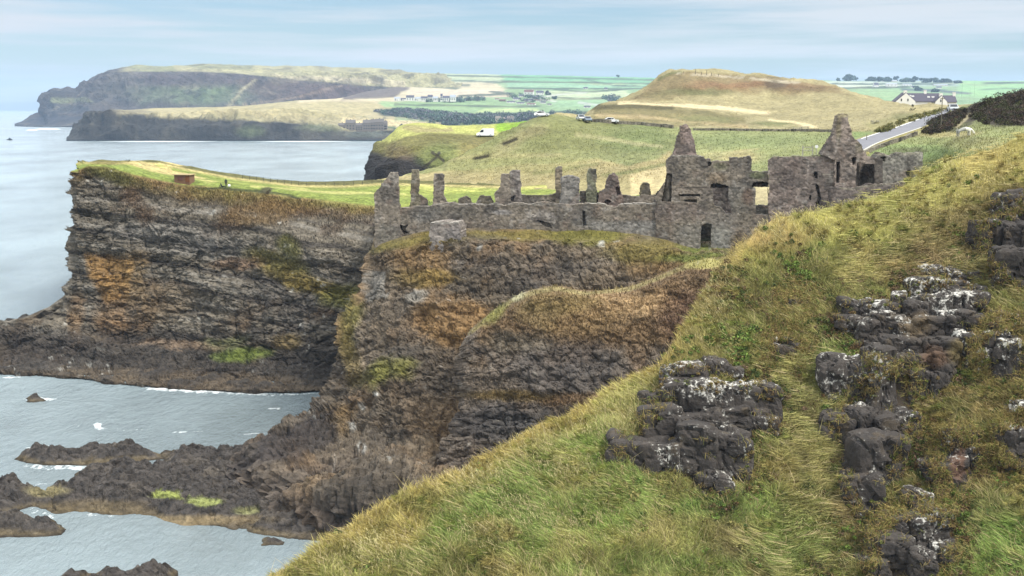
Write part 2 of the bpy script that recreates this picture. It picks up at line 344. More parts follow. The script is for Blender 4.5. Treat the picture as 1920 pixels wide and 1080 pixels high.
def paint2(p, n):
    q = Paint(p, S(172, 160, 112), 4, 50)
    G1, G2, TAN, HED, WOOD, LG = S(128, 164, 108), S(118, 170, 128), S(206, 188, 148), S(72, 88, 66), S(62, 74, 66), S(170, 184, 130)
    q.poly([(740, 130), (2000, 130), (2000, 250), (740, 250)], G1, .9)
    q.poly([(560, 140), (900, 138), (950, 168), (900, 182), (560, 200)], TAN, .9).poly([(780, 136), (935, 138), (945, 153), (790, 156)], S(172, 184, 138))
    q.poly([(935, 138), (1260, 146), (1260, 158), (950, 152)], S(112, 172, 118)).poly([(950, 156), (1260, 160), (1260, 166), (950, 164)], S(134, 180, 134))
    q.poly([(1020, 172), (1170, 168), (1190, 180), (1120, 186), (1040, 182)], S(178, 192, 142)).poly([(1030, 188), (1200, 184), (1180, 206), (1040, 200)], S(142, 178, 124))
    q.poly([(760, 168), (940, 168), (960, 182), (860, 184), (770, 178)], S(208, 190, 158)).poly([(660, 162), (770, 164), (740, 182), (640, 188)], S(96, 82, 80), .9)
    q.poly([(710, 190), (930, 192), (920, 202), (800, 208), (720, 202)], S(138, 170, 108)).poly([(905, 202), (1010, 204), (1010, 212), (890, 212)], S(172, 192, 118))
    q.poly([(270, 204), (560, 192), (700, 190), (720, 200), (690, 218), (560, 222), (450, 216), (300, 212)], S(180, 166, 112))
    q.poly([(640, 222), (840, 228), (850, 236), (640, 240)], S(206, 186, 134)); q.poly([(700, 208), (760, 203), (850, 212), (940, 213), (1100, 208), (1100, 240), (880, 236), (780, 224), (720, 220)], WOOD, .95)
    q.poly([(690, 236), (850, 236), (850, 243), (690, 243)], S(92, 108, 74)).poly([(850, 231), (1010, 232), (1010, 250), (850, 244)], S(158, 176, 100), .9)
    for l, w in [([(740, 146), (800, 150), (940, 154)], 1.6), ([(560, 150), (680, 158), (760, 160), (860, 166)], 2), ([(940, 153), (1100, 155), (1260, 158)], 1.6), ([(950, 165), (1080, 166), (1250, 166)], 1.6),
                 ([(700, 162), (740, 160), (800, 158), (880, 160)], 2.2), ([(1040, 168), (1100, 172), (1190, 166)], 1.6), ([(920, 172), (960, 176), (860, 180)], 2), ([(1040, 182), (1090, 186), (1160, 182)], 1.8),
                 ([(740, 196), (850, 198), (960, 200), (1010, 199)], 2), ([(1100, 150), (1150, 160), (1230, 163)], 1.2), ([(820, 141), (900, 143), (1000, 145), (1240, 150)], 1.4)]:
        q.line(l, w, HED, .9)
    q.line([(1040, 190), (1000, 184), (1060, 176), (1100, 174)], 1.6, S(190, 190, 180), .8).line([(1085, 192), (1130, 198), (1180, 206)], 2, S(190, 192, 184), .8)
    # right-hand far farmland
    q.poly([(1560, 150), (1800, 150), (1800, 162), (1560, 162)], S(150, 168, 150)).poly([(1580, 172), (1620, 167), (1690, 168), (1700, 200), (1600, 200)], S(140, 172, 108)).poly([(1800, 148), (2000, 148), (2000, 190), (1800, 180)], S(138, 184, 112))
    q.poly([(1545, 153), (1680, 155), (1690, 163), (1560, 166)], S(196, 204, 176), .8).line([(1560, 166), (1640, 164), (1700, 163)], 2.2, HED).line([(1560, 157), (1620, 158), (1700, 157), (1780, 158)], 1.4, HED).line([(1690, 168), (1760, 170), (1820, 176)], 2.4, S(84, 100, 96))
    q.line([(1850, 156), (1900, 155), (1960, 156)], 2, HED).line([(1830, 168), (1900, 166), (1960, 164)], 1.3, HED, .6)
    # cliffs towards the sea
    low = 1 - ss(-4, 3, np.interp(q.px, xs2[:19], [255, 246, 222, 209, 214, 222, 219, 221, 229, 242, 246, 246, 246, 246, 246, 246, 246, 246, 246]) + 3 * q.wx - q.py) if False else ss(-3, 3, q.py - np.interp(q.px, xs2[:19], [255, 246, 222, 209, 214, 222, 219, 221, 229, 242, 246, 246, 246, 246, 246, 246, 246, 246, 246]) + 8 * q.wx)
    q.mask(np.maximum(low, ss(235, 205, q.px)) * .95, S(50, 49, 50)); q.ell(470, 247, 26, 10, S(110, 118, 78), .8).ell(600, 240, 40, 7, S(120, 126, 86), .7).ell(690, 252, 60, 5, S(108, 112, 96), .7)
    q.ell(240, 209, 40, 4, S(120, 110, 90), .6); q.mask(ss(-1, .5, q.py - 262.2), S(40, 42, 46))
    q.c = desat(q.c, .18); q.mask(low * .45 * ss(.1, .5, fbm(p, 25, 4, 66)), S(98, 92, 78)); q.mask((1 - low) * .35 * ss(.15, .5, fbm(p, 45, 4, 67, sc=(.4, 1, 1))), S(132, 128, 88)); q.mask((1 - low) * .3 * ss(.2, .5, fbm(p, 35, 4, 68, sc=(.4, 1, 1))), S(196, 180, 140)); return q.vary(60, .2, 9).vary(15, .24, 3).c
terrain('farmland', rows, 26, [2, 16, 10, 14, 12, 18, 18, 3], disp2, paint2, M_FAR, False, True)

# ================================================================== PROMONTORY WITH THE VAN (380 m)
xsP = [735, 752, 800, 840, 880, 940, 1015]
rows = [[(x, 430, 480) for x in xsP], [(x, y, 428) for x, y in zip(xsP, [262, 247, 242, 244, 243, 240, 234])],
        list(zip([724, 746, 796, 840, 890, 950, 1015], [276, 263, 249, 251, 254, 258, 255], [378, 378, 384, 388, 388, 384, 378])),
        list(zip([717, 738, 790, 840, 890, 950, 1015], [298, 288, 280, 280, 284, 285, 285], [368, 366, 366, 366, 366, 364, 362])),
        list(zip([712, 735, 790, 840, 900, 950, 1010], [330, 328, 325, 320, 312, 312, 312], [360, 355, 354, 354, 354, 354, 354])),
        list(zip([705, 730, 790, 840, 900, 950, 1010], [540] * 7, [344] * 7))]
rows = [[(r[0][0] + 16, r[0][1], r[0][2] + 90)] + list(r) for r in rows]
def dispP(p, n): return (2.6 * fbm(p, 13, 4, 3, True)) * (1 - ss(36, 41, p[:, 2])) + .5 * fbm(p, 6, 3, 4)
def paintP(p, n):
    q = Paint(p, S(52, 50, 50), 10, 9)
    q.mask(ss(-6, 6, np.interp(q.px, [700, 730, 780, 800, 840, 900, 950], [285, 292, 296, 310, 322, 322, 330]) - q.py + 12 * q.wx), S(120, 116, 72))
    q.ell(745, 285, 22, 14, S(104, 90, 72), .6).ell(830, 290, 40, 22, S(112, 122, 74), .7).ell(900, 285, 40, 22, S(138, 130, 84), .8).line([(795, 312), (815, 295), (822, 285)], 3, S(62, 60, 50)).line([(832, 300), (815, 288), (808, 284)], 3, S(70, 68, 52))
    q.mask(ss(2, -3, q.py - np.interp(q.px, xsP, [266, 258, 250, 250, 252, 256, 255])), S(176, 178, 104)); q.poly([(925, 232), (1010, 225), (1010, 246), (940, 250)], S(138, 172, 60)).poly([(760, 236), (850, 240), (850, 246), (750, 247)], S(158, 150, 104))
    return q.vary(8, .35).vary(2.5, .25, 8).c
terrain('promontory', rows, 24, [4, 14, 30, 30, 8], dispP, paintP, M_ROCK)

# ================================================================== GREEN HILL, GOLDEN HILL AND MEADOW
xsB = [690, 725, 760, 800, 830, 865, 900, 930, 960, 985, 1010, 1050, 1085, 1130, 1180, 1225, 1260, 1300, 1340, 1385, 1430, 1475, 1520, 1560, 1600, 1640, 1680, 1720, 1760, 1830, 2500]
B = [
 [(690, 374, 268), (900, 374, 260), (1050, 376, 250), (1180, 382, 240), (1230, 420, 230), (1260, 440, 222), (1430, 440, 205), (1520, 440, 200), (1600, 430, 195), (1680, 400, 190), (1830, 380, 180)],
 [(690, 344, 284), (760, 339, 284), (830, 335, 282), (900, 338, 278), (1010, 333, 272), (1110, 330, 264), (1180, 328, 258), (1260, 325, 252), (1340, 322, 248), (1430, 325, 240), (1520, 325, 232), (1600, 320, 225), (1680, 300, 222), (1830, 285, 222)],
 [(690, 342, 290), (765, 334, 292), (835, 318, 293), (900, 305, 295), (960, 290, 296), (1010, 280, 297), (1110, 278, 296), (1260, 285, 285), (1430, 285, 265), (1520, 283, 255), (1600, 280, 245), (1680, 272, 242), (1830, 262, 245)],
 [(690, 341, 294), (768, 330, 298), (838, 307, 302), (900, 273, 308), (960, 241, 316), (1000, 222, 322), (1050, 216, 330), (1110, 226, 333), (1180, 232, 333), (1260, 240, 330), (1340, 244, 322), (1430, 247, 312), (1520, 246, 302), (1600, 248, 285), (1680, 243, 270), (1740, 228, 285), (1830, 215, 285)],
 [(690, 380, 310), (900, 330, 330), (970, 285, 340), (1020, 245, 350), (1060, 221, 356), (1115, 219, 360), (1185, 222, 362), (1265, 230, 360), (1435, 239, 345), (1525, 240, 335), (1605, 240, 320), (1685, 232, 305), (1745, 217, 320), (1830, 208, 320)],
 [(690, 520, 330), (1000, 480, 360), (1050, 300, 380), (1095, 212, 400), (1120, 200, 402), (1190, 197, 405), (1270, 202, 405), (1350, 212, 400), (1440, 222, 395), (1530, 225, 390), (1610, 225, 370), (1690, 217, 350), (1745, 208, 370), (1830, 200, 370)],
 [(690, 540, 345), (1000, 490, 380), (1050, 330, 400), (1095, 216, 418), (1125, 199, 425), (1200, 187, 435), (1275, 186, 440), (1355, 190, 440), (1445, 195, 440), (1535, 200, 430), (1615, 205, 410), (1695, 209, 390), (1750, 203, 400), (1830, 197, 400)],
 [(690, 560, 360), (1000, 500, 400), (1050, 340, 420), (1100, 218, 428), (1130, 206, 435), (1165, 191, 445), (1190, 180, 452), (1215, 166, 460), (1238, 148, 468), (1258, 138, 472), (1300, 136, 475), (1355, 139, 478), (1445, 147, 485), (1535, 157, 490), (1600, 176, 480), (1640, 189, 470), (1695, 199, 440), (1755, 199, 430), (1830, 195, 430)],
 [(690, 600, 420), (1000, 520, 460), (1100, 260, 500), (1260, 175, 560), (1445, 175, 570), (1600, 200, 560), (1700, 215, 520), (1830, 210, 520)],
]
rows = [rowx(b, np.array(xsB)) for b in B]
def dispB(p, n):
    x, y = proj(p); road = ss(26, 8, np.abs(y - np.interp(x, [1600, 1670, 1740, 1790], [276, 250, 224, 207])) ) * ss(1590, 1610, x)
    a = 1 - road; far = ss(390, 440, p[:, 1])
    return a * (1.0 * fbm(p, 9, 4, 41) + .5 * fbm(p, 2.5, 3, 44) + far * 1.6 * fbm(p, 22, 3, 45, True))
def paintB(p, n):
    q = Paint(p, S(132, 136, 76), 9, 10)
    q.poly([(690, 335), (850, 318), (1000, 305), (1120, 300), (1180, 312), (1260, 285), (1260, 380), (690, 380)], S(168, 152, 96), .9)
    q.ell(950, 300, 160, 26, S(146, 142, 78), .6).ell(1080, 255, 150, 30, S(126, 128, 66), .8).ell(1200, 260, 70, 24, S(116, 128, 66), .85).ell(970, 262, 50, 14, S(152, 140, 92), .6, -30).line([(1080, 252), (1150, 262), (1240, 275)], 4, S(160, 154, 100), .8)
    q.line([(830, 300), (920, 292), (1050, 290)], 4, S(160, 150, 92), .6).line([(945, 270), (970, 261)], 3.5, S(62, 56, 36)).line([(890, 298), (916, 292)], 3, S(62, 56, 36))
    q.poly([(1180, 325), (1260, 300), (1340, 305), (1340, 400), (1180, 400)], S(206, 186, 126), .9).line([(1130, 330), (1190, 322), (1260, 305)], 4, S(112, 118, 60), .8).line([(1000, 326), (1060, 316), (1120, 308)], 3, S(120, 122, 62), .6)
    q.poly([(1295, 242), (1560, 246), (1600, 262), (1600, 320), (1440, 340), (1320, 330)], S(140, 146, 82), .95).ell(1370, 292, 60, 10, S(190, 172, 112), .7).ell(1420, 265, 120, 14, S(128, 142, 80), .6).ell(1330, 285, 30, 12, S(150, 152, 90), .5)
    q.poly([(1600, 250), (1780, 250), (1830, 330), (1600, 340)], S(128, 148, 76), .95)
    m = ss(-2, 2, np.interp(q.px, [1040, 1110, 1260, 1430, 1560, 1620, 1700, 1830], [214, 226, 238, 244, 246, 246, 232, 215]) - q.py + 3 * q.wx)
    q.mask(m, S(160, 148, 98))
    q.poly([(1110, 196), (1200, 196), (1300, 205), (1400, 215), (1400, 232), (1300, 236), (1110, 226)], S(124, 114, 66), .9).line([(1120, 216), (1200, 220), (1300, 228), (1400, 238)], 4, S(168, 148, 96), .9).ell(1330, 222, 60, 8, S(110, 112, 58), .7).ell(1450, 232, 40, 6, S(108, 112, 58), .85).line([(1110, 200), (1180, 198), (1260, 202)], 5, S(86, 80, 44), .9)
    q.line([(1160, 193), (1280, 197), (1360, 203), (1440, 212)], 3, S(220, 200, 146), .9).line([(1440, 224), (1480, 228), (1530, 238)], 2.5, S(218, 198, 142), .8)
    q.poly([(1180, 185), (1215, 166), (1240, 146), (1262, 136), (1400, 140), (1560, 160), (1590, 178), (1480, 172), (1380, 174), (1290, 182), (1200, 188)], S(138, 120, 78), .9).ell(1300, 172, 60, 9, S(104, 106, 60), .8).ell(1240, 178, 40, 8, S(122, 112, 66), .7).ell(1400, 160, 120, 7, S(132, 96, 62), .8).ell(1500, 168, 60, 8, S(112, 88, 56), .7).ell(1450, 158, 18, 10, S(82, 74, 58), .7).line([(1235, 150), (1255, 139), (1275, 136)], 3, S(96, 104, 52), .7)
    q.line([(1270, 139), (1330, 142), (1400, 146), (1500, 155)], 2, S(196, 184, 156), .6)
    q.poly([(1620, 232), (1700, 212), (1790, 196), (1790, 208), (1700, 232), (1640, 250)], S(150, 142, 84), .8).ell(1700, 218, 30, 6, S(112, 112, 62), .7).ell(1740, 205, 40, 5, S(170, 156, 98), .8)
    q.ell(1425, 362, 45, 30, S(182, 166, 116), .95); q.c = desat(q.c, .2); return q.vary(14, .22, 3).vary(4.5, .26, 4, sc=(.6, .8, 1.5)).vary(1.6, .28, 6).c
_o, HILL, HILLn, HILLc = terrain('grass_hill', rows, 11, [6, 26, 26, 30, 14, 22, 16, 34, 4], dispB, paintB, M_GRASS)

# ================================================================== MEADOW AT THE ROADSIDE, SCRUB KNOLL (200 m)
xsR = [1590, 1640, 1680, 1720, 1760, 1800, 1850, 1900, 1960, 2060, 2700]
rows = [[(r[0][0] - 25, r[0][1] + 70, r[0][2] + 12)] + r for r in [rowx(b, np.array(xsR)) for b in [
 [(1590, 440, 188), (1745, 420, 186), (1800, 345, 150), (1850, 330, 135), (2060, 290, 130)], [(1590, 350, 191), (1745, 332, 188), (1800, 292, 162), (1850, 278, 155), (2060, 255, 150)],
 [(1590, 310, 196), (1680, 300, 194), (1745, 292, 191), (1800, 268, 176), (1850, 258, 172), (2060, 245, 168)], [(1590, 288, 204), (1680, 274, 204), (1745, 264, 199), (1800, 252, 190), (1850, 244, 186), (2060, 238, 182)],
 [(1590, 278, 214), (1640, 266, 215), (1700, 252, 216), (1760, 240, 212), (1850, 232, 200), (2060, 226, 196)], [(1590, 290, 222), (1640, 272, 226), (1700, 254, 230), (1740, 232, 226), (1790, 218, 222), (1850, 205, 214), (1960, 200, 210), (2060, 198, 210)],
 [(1590, 320, 240), (1640, 300, 245), (1700, 272, 248), (1740, 240, 244), (1780, 212, 240), (1820, 196, 236), (1870, 180, 234), (1920, 172, 232), (1980, 166, 232), (2060, 160, 232)],
 [(1590, 380, 270), (1700, 340, 275), (1780, 280, 275), (1850, 240, 275), (2060, 220, 275)]]]]
def dispR(p, n):
    x, y = proj(p); k = ss(1730, 1800, x) * ss(208, 218, p[:, 1])
    road = ss(26, 8, np.abs(y - np.interp(x, [1600, 1670, 1740, 1790], [276, 250, 224, 207])))
    return (1 - road) * (.35 * fbm(p, 5, 4, 61) + .2 * fbm(p, 1.4, 2, 62)) - .5 * road + k * 1.0 * fbm(p, 4, 4, 63)
def paintR(p, n):
    q = Paint(p, S(140, 146, 82), 8, 8)
    q.ell(1760, 290, 90, 16, S(132, 148, 76), .8).ell(1700, 285, 70, 12, S(126, 150, 80), .8).ell(1700, 283, 45, 6, S(104, 104, 66), .8).ell(1850, 272, 70, 14, S(152, 148, 84), .7).ell(1770, 252, 60, 7, S(176, 162, 100), .8).ell(1830, 262, 40, 8, S(122, 120, 66), .7)
    q.poly([(1725, 252), (1740, 222), (1800, 208), (1830, 192), (1880, 174), (2060, 160), (2060, 236), (1860, 238), (1840, 222), (1790, 246)], S(74, 66, 56), .95).ell(1880, 190, 60, 12, S(92, 92, 62), .7).ell(1830, 240, 80, 7, S(120, 124, 66), .5)
    q.line([(1795, 236), (1815, 218), (1840, 202)], 4, S(170, 156, 112), .9).ell(1905, 220, 45, 12, S(84, 72, 62), .6)
    q.c = desat(q.c, .2); return q.vary(4, .3, 3).vary(1.4, .3, 6).c
_o, MEADOW, MEADn, MEADc = terrain('meadow', rows, 24, [10, 14, 20, 20, 22, 26, 6], dispR, paintR, M_GRASS)

# ================================================================== HEADLAND
def C(*a): return list(a)
rows = [
 [(-20, 330, 340), (190, 520, 330), (240, 520, 330), (340, 520, 335), (440, 520, 340), (560, 520, 340), (700, 520, 340), (850, 440, 330), (1000, 420, 320), (1150, 400, 310), (1300, 390, 290)],
 [(166, 306, 264), (186, 301, 265), (206, 302, 268), (244, 302, 272), (300, 303, 280), (345, 313, 285), (440, 331, 290), (560, 345, 291), (720, 341, 288), (900, 346, 284), (1080, 346, 274), (1280, 352, 256)],
 [(152, 312, 256), (180, 303, 258), (205, 305, 262), (244, 314, 264), (290, 322, 266), (340, 330, 268), (440, 341, 270), (560, 356, 268), (700, 362, 264), (900, 364, 260), (1080, 362, 252), (1280, 368, 240)],
 [(148, 320, 251), (165, 312, 252), (195, 313, 253), (230, 322, 253), (280, 335, 253), (340, 346, 253), (440, 354, 252), (560, 370, 248), (690, 386, 243), (850, 396, 236), (1050, 402, 230), (1280, 402, 225)],
 [(145, 348, 249.5), (160, 346, 250), (195, 350, 250), (235, 358, 250), (285, 370, 250), (340, 380, 249), (440, 390, 247), (560, 402, 243), (690, 418, 238), (850, 430, 232), (1050, 435, 226), (1280, 435, 220)],
 [(140, 420, 248), (155, 425, 247), (195, 430, 246), (235, 435, 245.5), (285, 442, 245), (340, 450, 244), (440, 458, 241), (560, 468, 236), (690, 482, 231), (850, 500, 226), (1050, 500, 220), (1280, 500, 214)],
 [(137, 515, 246), (150, 525, 245), (192, 530, 244), (235, 535, 243), (285, 540, 242.5), (340, 546, 241), (440, 552, 237), (560, 562, 231), (690, 578, 226), (850, 600, 221), (1050, 600, 215), (1280, 600, 208)],
 [(122, 556, 244.5), (138, 585, 243), (178, 615, 240.5), (225, 628, 239), (280, 636, 237.5), (340, 640, 236), (440, 646, 232), (560, 652, 227), (690, 662, 222), (850, 680, 216), (1050, 680, 210), (1280, 680, 204)],
 [(-90, 640, 246), (0, 616, 244), (66, 600, 242.5), (140, 632, 238), (240, 656, 234.5), (330, 662, 233), (440, 668, 229.5), (560, 680, 225), (690, 690, 219), (850, 700, 213), (1050, 700, 207), (1280, 700, 200)],
 [(-90, 668, 239), (0, 664, 238), (66, 660, 237), (140, 672, 233.5), (240, 692, 228.5), (330, 700, 226.5), (440, 706, 223.5), (560, 708, 220), (690, 708, 217), (850, 715, 212), (1050, 715, 206), (1280, 715, 199)]]
k9 = [(-90, 698), (0, 700), (66, 702), (140, 708), (240, 720), (330, 727), (440, 733), (560, 734), (690, 728), (850, 730), (1050, 730), (1280, 730)]
rows.append([(x, y, float(dz(x, y, .3))) for x, y in k9]); rows.append([(x, y + 10, float(dz(x, y + 10, -2.5))) for x, y in k9])
rows[0] = [(166, 520, 330), (186, 520, 330)] + rows[0][2:]; rows[0] = [(x, 540, 335) for x in [166, 186, 206, 244, 300, 345, 440, 560, 720, 900, 1080, 1280]]
wrapx = [20, 40, 40, 40, 40, 40, 40, 40, -40, -60, -60, -60]
rows = [[(r[0][0] + wrapx[i], r[0][1] + (8 if i in (2, 3) else 0), r[0][2] + (70 if i < 8 else 25)), (r[0][0] + wrapx[i] * .12, r[0][1] + (1 if i in (2, 3) else 0), r[0][2] + (5 if i < 8 else 2))] + r for i, r in enumerate(rows)]
def strata(p, s, tilt=(.0, .0), wl=3.2):
    z = p[:, 2] + tilt[0] * p[:, 0] + tilt[1] * p[:, 1] + 1.6 * fbm(p, 16, 3, s)
    t = z / wl; fr = t - np.floor(t); return (np.minimum(fr * 3, 1) - .5) * (0.6 + .8 * (vn(np.stack([np.floor(t) * 1.7, p[:, 0] * .05, p[:, 1] * .05], -1), s) > -.2))
def dispH(p, n):
    steep = 1 - ss(.5, .8, np.abs(n[:, 2])); x, y = proj(p)
    top = ss(30.5, 32.5, p[:, 2] - .0 * p[:, 0]) * ss(.5, .8, np.abs(n[:, 2]))
    low = 1 - ss(6, 9, p[:, 2])
    rock = (2.0 * fbm(p, 10, 5, 71, True) + .8 * strata(p, 72, (.11, 0), 3.8) * (.7 + 1.2 * fbm(p, 8, 3, 79)) + .25 * strata(p, 74, (.12, 0), 1.5) * (.7 + 1.2 * fbm(p, 6, 3, 70)) + .4 * fbm(p, 2.6, 4, 75, True) + .9 * blocks(p, 4.2, 76, .8) + .5 * blocks(p, 2.4, 78, 2.) + .22 * blocks(p, 1.2, 79, 2.2) + .15 * fbm(p, .8, 2, 77))
    k = np.clip(steep + low * .9, 0, 1) * (1 - top); rock = rock - 1.2 - .8 * ss(260, 150, x) * ss(6, 14, p[:, 2])
    return rock * k + (1 - k) * .25 * fbm(p, 4, 3, 76)
def paintH(p, n):
    q = Paint(p, S(116, 108, 95), 14, 7); up = ss(.35, .75, n[:, 2])
    q.vary(6, .35, 3); z = p[:, 2] + .11 * p[:, 0] + 1.6 * fbm(p, 16, 3, 72)
    bed = np.sin(z * 1.5) * .8 + np.sin(z * 3.7 + 1) * .5; q.mask(.6 * ss(.2, .8, bed + .6 * fbm(p, 4, 4, 8, sc=(.4, .4, 1))), S(140, 134, 124)); q.mask(.7 * ss(.3, .9, -bed + .8 * fbm(p, 4, 4, 18, sc=(.4, .4, 1))), S(62, 58, 55)); q.mask(.5 * ss(.25, .7, fbm(p, 5, 4, 12)), S(132, 126, 116))
    q.ell(330, 440, 130, 24, S(128, 124, 118), .55, 8).ell(480, 480, 120, 16, S(118, 114, 108), .5, 15).ell(560, 560, 100, 60, S(78, 74, 72), .5, 10)
    q.mask(.7 * ss(.2, .6, fbm(p, 7, 4, 14)) * ss(22, 30, p[:, 2]), S(112, 88, 66)).mask(.8 * ss(.15, .5, fbm(p, 9, 4, 15)) * (1 - ss(16, 24, p[:, 2])), S(104, 86, 66))
    q.poly([(160, 475), (212, 480), (245, 500), (240, 555), (205, 560), (178, 530)], S(164, 126, 72), .75, 9, 22).ell(215, 600, 40, 45, S(140, 108, 72), .6).ell(145, 600, 18, 50, S(146, 116, 82), .55).ell(250, 520, 25, 40, S(150, 122, 78), .45)
    q.ell(300, 560, 60, 40, S(126, 108, 84), .5).ell(520, 490, 60, 16, S(128, 120, 62), .7, 18).ell(575, 530, 85, 16, S(140, 122, 62), .75, 22).ell(640, 560, 40, 20, S(126, 124, 66), .7).ell(545, 460, 26, 22, S(118, 116, 62), .7, 30).ell(440, 490, 46, 12, S(126, 96, 70), .6)
    brow = np.interp(q.px, [140, 165, 200, 250, 340, 440, 560, 690, 900, 1280], [322, 312, 313, 328, 347, 355, 371, 386, 398, 402])
    m = ss(36, 8, q.py - brow + 22 * q.wx); q.mask(m * .95, S(126, 104, 68)); q.mask(ss(30, 4, q.py - brow + 18 * q.wy) * ss(-.3, .3, fbm(p, 6, 3, 31)), S(132, 124, 72)); q.ell(205, 325, 60, 18, S(104, 102, 58), .85, 18).ell(480, 400, 60, 18, S(146, 118, 76), .6)
    t = ss(1, -2.5, q.py - brow); q.mask(t, S(130, 143, 70)); q.mask(t * ss(.1, .5, fbm(p, 10, 3, 33, sc=(.5, 1, 1))) * .5, S(186, 190, 100))
    rear = np.interp(q.px, [180, 240, 300, 345, 440, 560, 640, 720, 900, 1280], [301, 302, 303, 313, 331, 345, 346, 341, 346, 352])
    q.mask(ss(9, 3, q.py - rear) * t * .9, S(196, 180, 122)); q.mask(ss(3.2, 1, q.py - rear) * t, S(106, 104, 62)); q.ell(290, 312, 50, 8, S(202, 184, 128), .9, 12).ell(345, 322, 40, 5, S(206, 188, 128), .85, 14).line([(470, 350), (640, 362), (760, 364)], 2, S(214, 204, 132), .5).ell(200, 306, 30, 6, S(120, 112, 66), .9)
    q.line([(365, 351), (440, 357), (500, 361), (560, 371)], 2.5, S(62, 66, 38), .9).ell(503, 361, 12, 6, S(70, 66, 46), .9)
    for x in (760, 870, 1000, 1080): q.ell(x, 356, 60, 3.5, S(196, 196, 112), .6)
    lowz = 1 - ss(5, 8, p[:, 2]); q.mask(lowz * .85, S(66, 61, 57)); q.mask(lowz * ss(.1, .5, fbm(p, 6, 4, 16)) * .6, S(106, 94, 78)); q.mask(.65 * (1 - ss(.4, 1.3, p[:, 2])), S(112, 98, 80)); q.mask(1 - ss(-.1, .35, p[:, 2]), S(50, 46, 42))
    q.ell(455, 663, 46, 12, S(112, 124, 58), .9, breakup=1.1).ell(420, 640, 40, 10, S(128, 130, 84), .5).ell(330, 645, 70, 8, S(150, 128, 106), .6).ell(540, 640, 30, 14, S(138, 118, 74), .6)
    w = ss(.42, .6, fbm(p, 1.3, 3, 19)) * ss(.0, .3, fbm(p, 12, 2, 20)); q.mask(w * .7 * (1 - t), S(186, 184, 176))
    return q.vary(1.2, .28, 6).c
_o, HEAD, HEADn, HEADc = terrain('headland', rows, [6, 8, 14, 26, 34, 40, 44, 60, 70, 70, 40, 30, 24], [3, 22, 16, 26, 52, 62, 60, 36, 30, 24, 6], dispH, paintH, M_ROCK, smooth=False)

# ================================================================== CASTLE CRAG
T = [(705, 440, 232), (740, 436, 232), (800, 426, 232), (870, 424, 230), (950, 424, 230), (1050, 424, 228), (1130, 424, 226), (1180, 424, 224), (1250, 424, 220), (1300, 424, 216), (1380, 424, 212), (1470, 424, 210), (1720, 400, 205)]
rows = [[(x, y + 160, d + 14) for x, y, d in T], [(x, y - 16, d) for x, y, d in T],
 [(702, 458, 194), (740, 452, 192.5), (800, 437, 192), (870, 429, 191.5), (950, 428, 191), (1050, 425, 190.5), (1130, 425, 189.5), (1180, 436, 188), (1250, 454, 185.5), (1300, 474, 183), (1380, 473, 182), (1470, 470, 180), (1720, 440, 176)],
 [(693, 500, 192), (735, 492, 189), (800, 492, 187.5), (870, 482, 186.5), (950, 476, 186), (1050, 476, 185), (1130, 472, 184), (1180, 478, 182), (1250, 490, 179), (1300, 500, 177), (1380, 500, 176), (1470, 500, 175), (1720, 480, 172)],
 [(684, 556, 189.5), (722, 556, 185), (785, 556, 182.5), (860, 556, 180.5), (950, 548, 180), (1050, 535, 179), (1130, 525, 178), (1180, 520, 177), (1250, 518, 175), (1300, 520, 174), (1380, 520, 173), (1470, 520, 172), (1720, 510, 170)],
 [(648, 606, 187), (690, 630, 179.5), (760, 640, 176), (840, 640, 174), (930, 640, 173), (1050, 640, 171), (1130, 640, 170), (1180, 640, 169), (1250, 640, 168), (1300, 640, 167), (1380, 640, 166), (1470, 640, 165), (1720, 640, 163)],
 [(638, 700, 183), (680, 735, 174), (760, 755, 169), (840, 765, 166), (930, 775, 164), (1050, 780, 162), (1130, 780, 160), (1180, 780, 159), (1250, 780, 158), (1300, 780, 157), (1380, 780, 156), (1470, 780, 155), (1720, 780, 154)],
 [(598, 778, 178), (650, 830, 166.5), (740, 850, 161.5), (830, 868, 157.5), (930, 880, 155), (1050, 890, 152), (1130, 890, 150), (1180, 890, 150), (1250, 890, 149), (1300, 890, 148), (1380, 890, 147), (1470, 890, 146), (1720, 890, 145)]]
def Z(x, y, z): return (x, y, float(dz(x, y, z)))
rows += [[Z(490, 852, 2.2), Z(570, 905, 3), Z(660, 940, 4), Z(770, 950, 4), Z(900, 960, 4), Z(1050, 960, 4)] + [Z(x, 960, 3) for x in (1130, 1180, 1250, 1300, 1380, 1470, 1720)],
         [Z(440, 880, -2), Z(520, 960, -1), Z(640, 1010, -1), Z(760, 1020, -1), Z(900, 1030, -1), Z(1050, 1030, -1)] + [Z(x, 1030, -2) for x in (1130, 1180, 1250, 1300, 1380, 1470, 1720)]]
wx = [20, 10, 6, 6, 10, 20, 25, 35, 40, 40]
rows = [[(r[0][0] + wx[i], r[0][1], r[0][2] + 30), (r[0][0] + wx[i] * .2 + 2, r[0][1], r[0][2] + 4)] + r for i, r in enumerate(rows)]
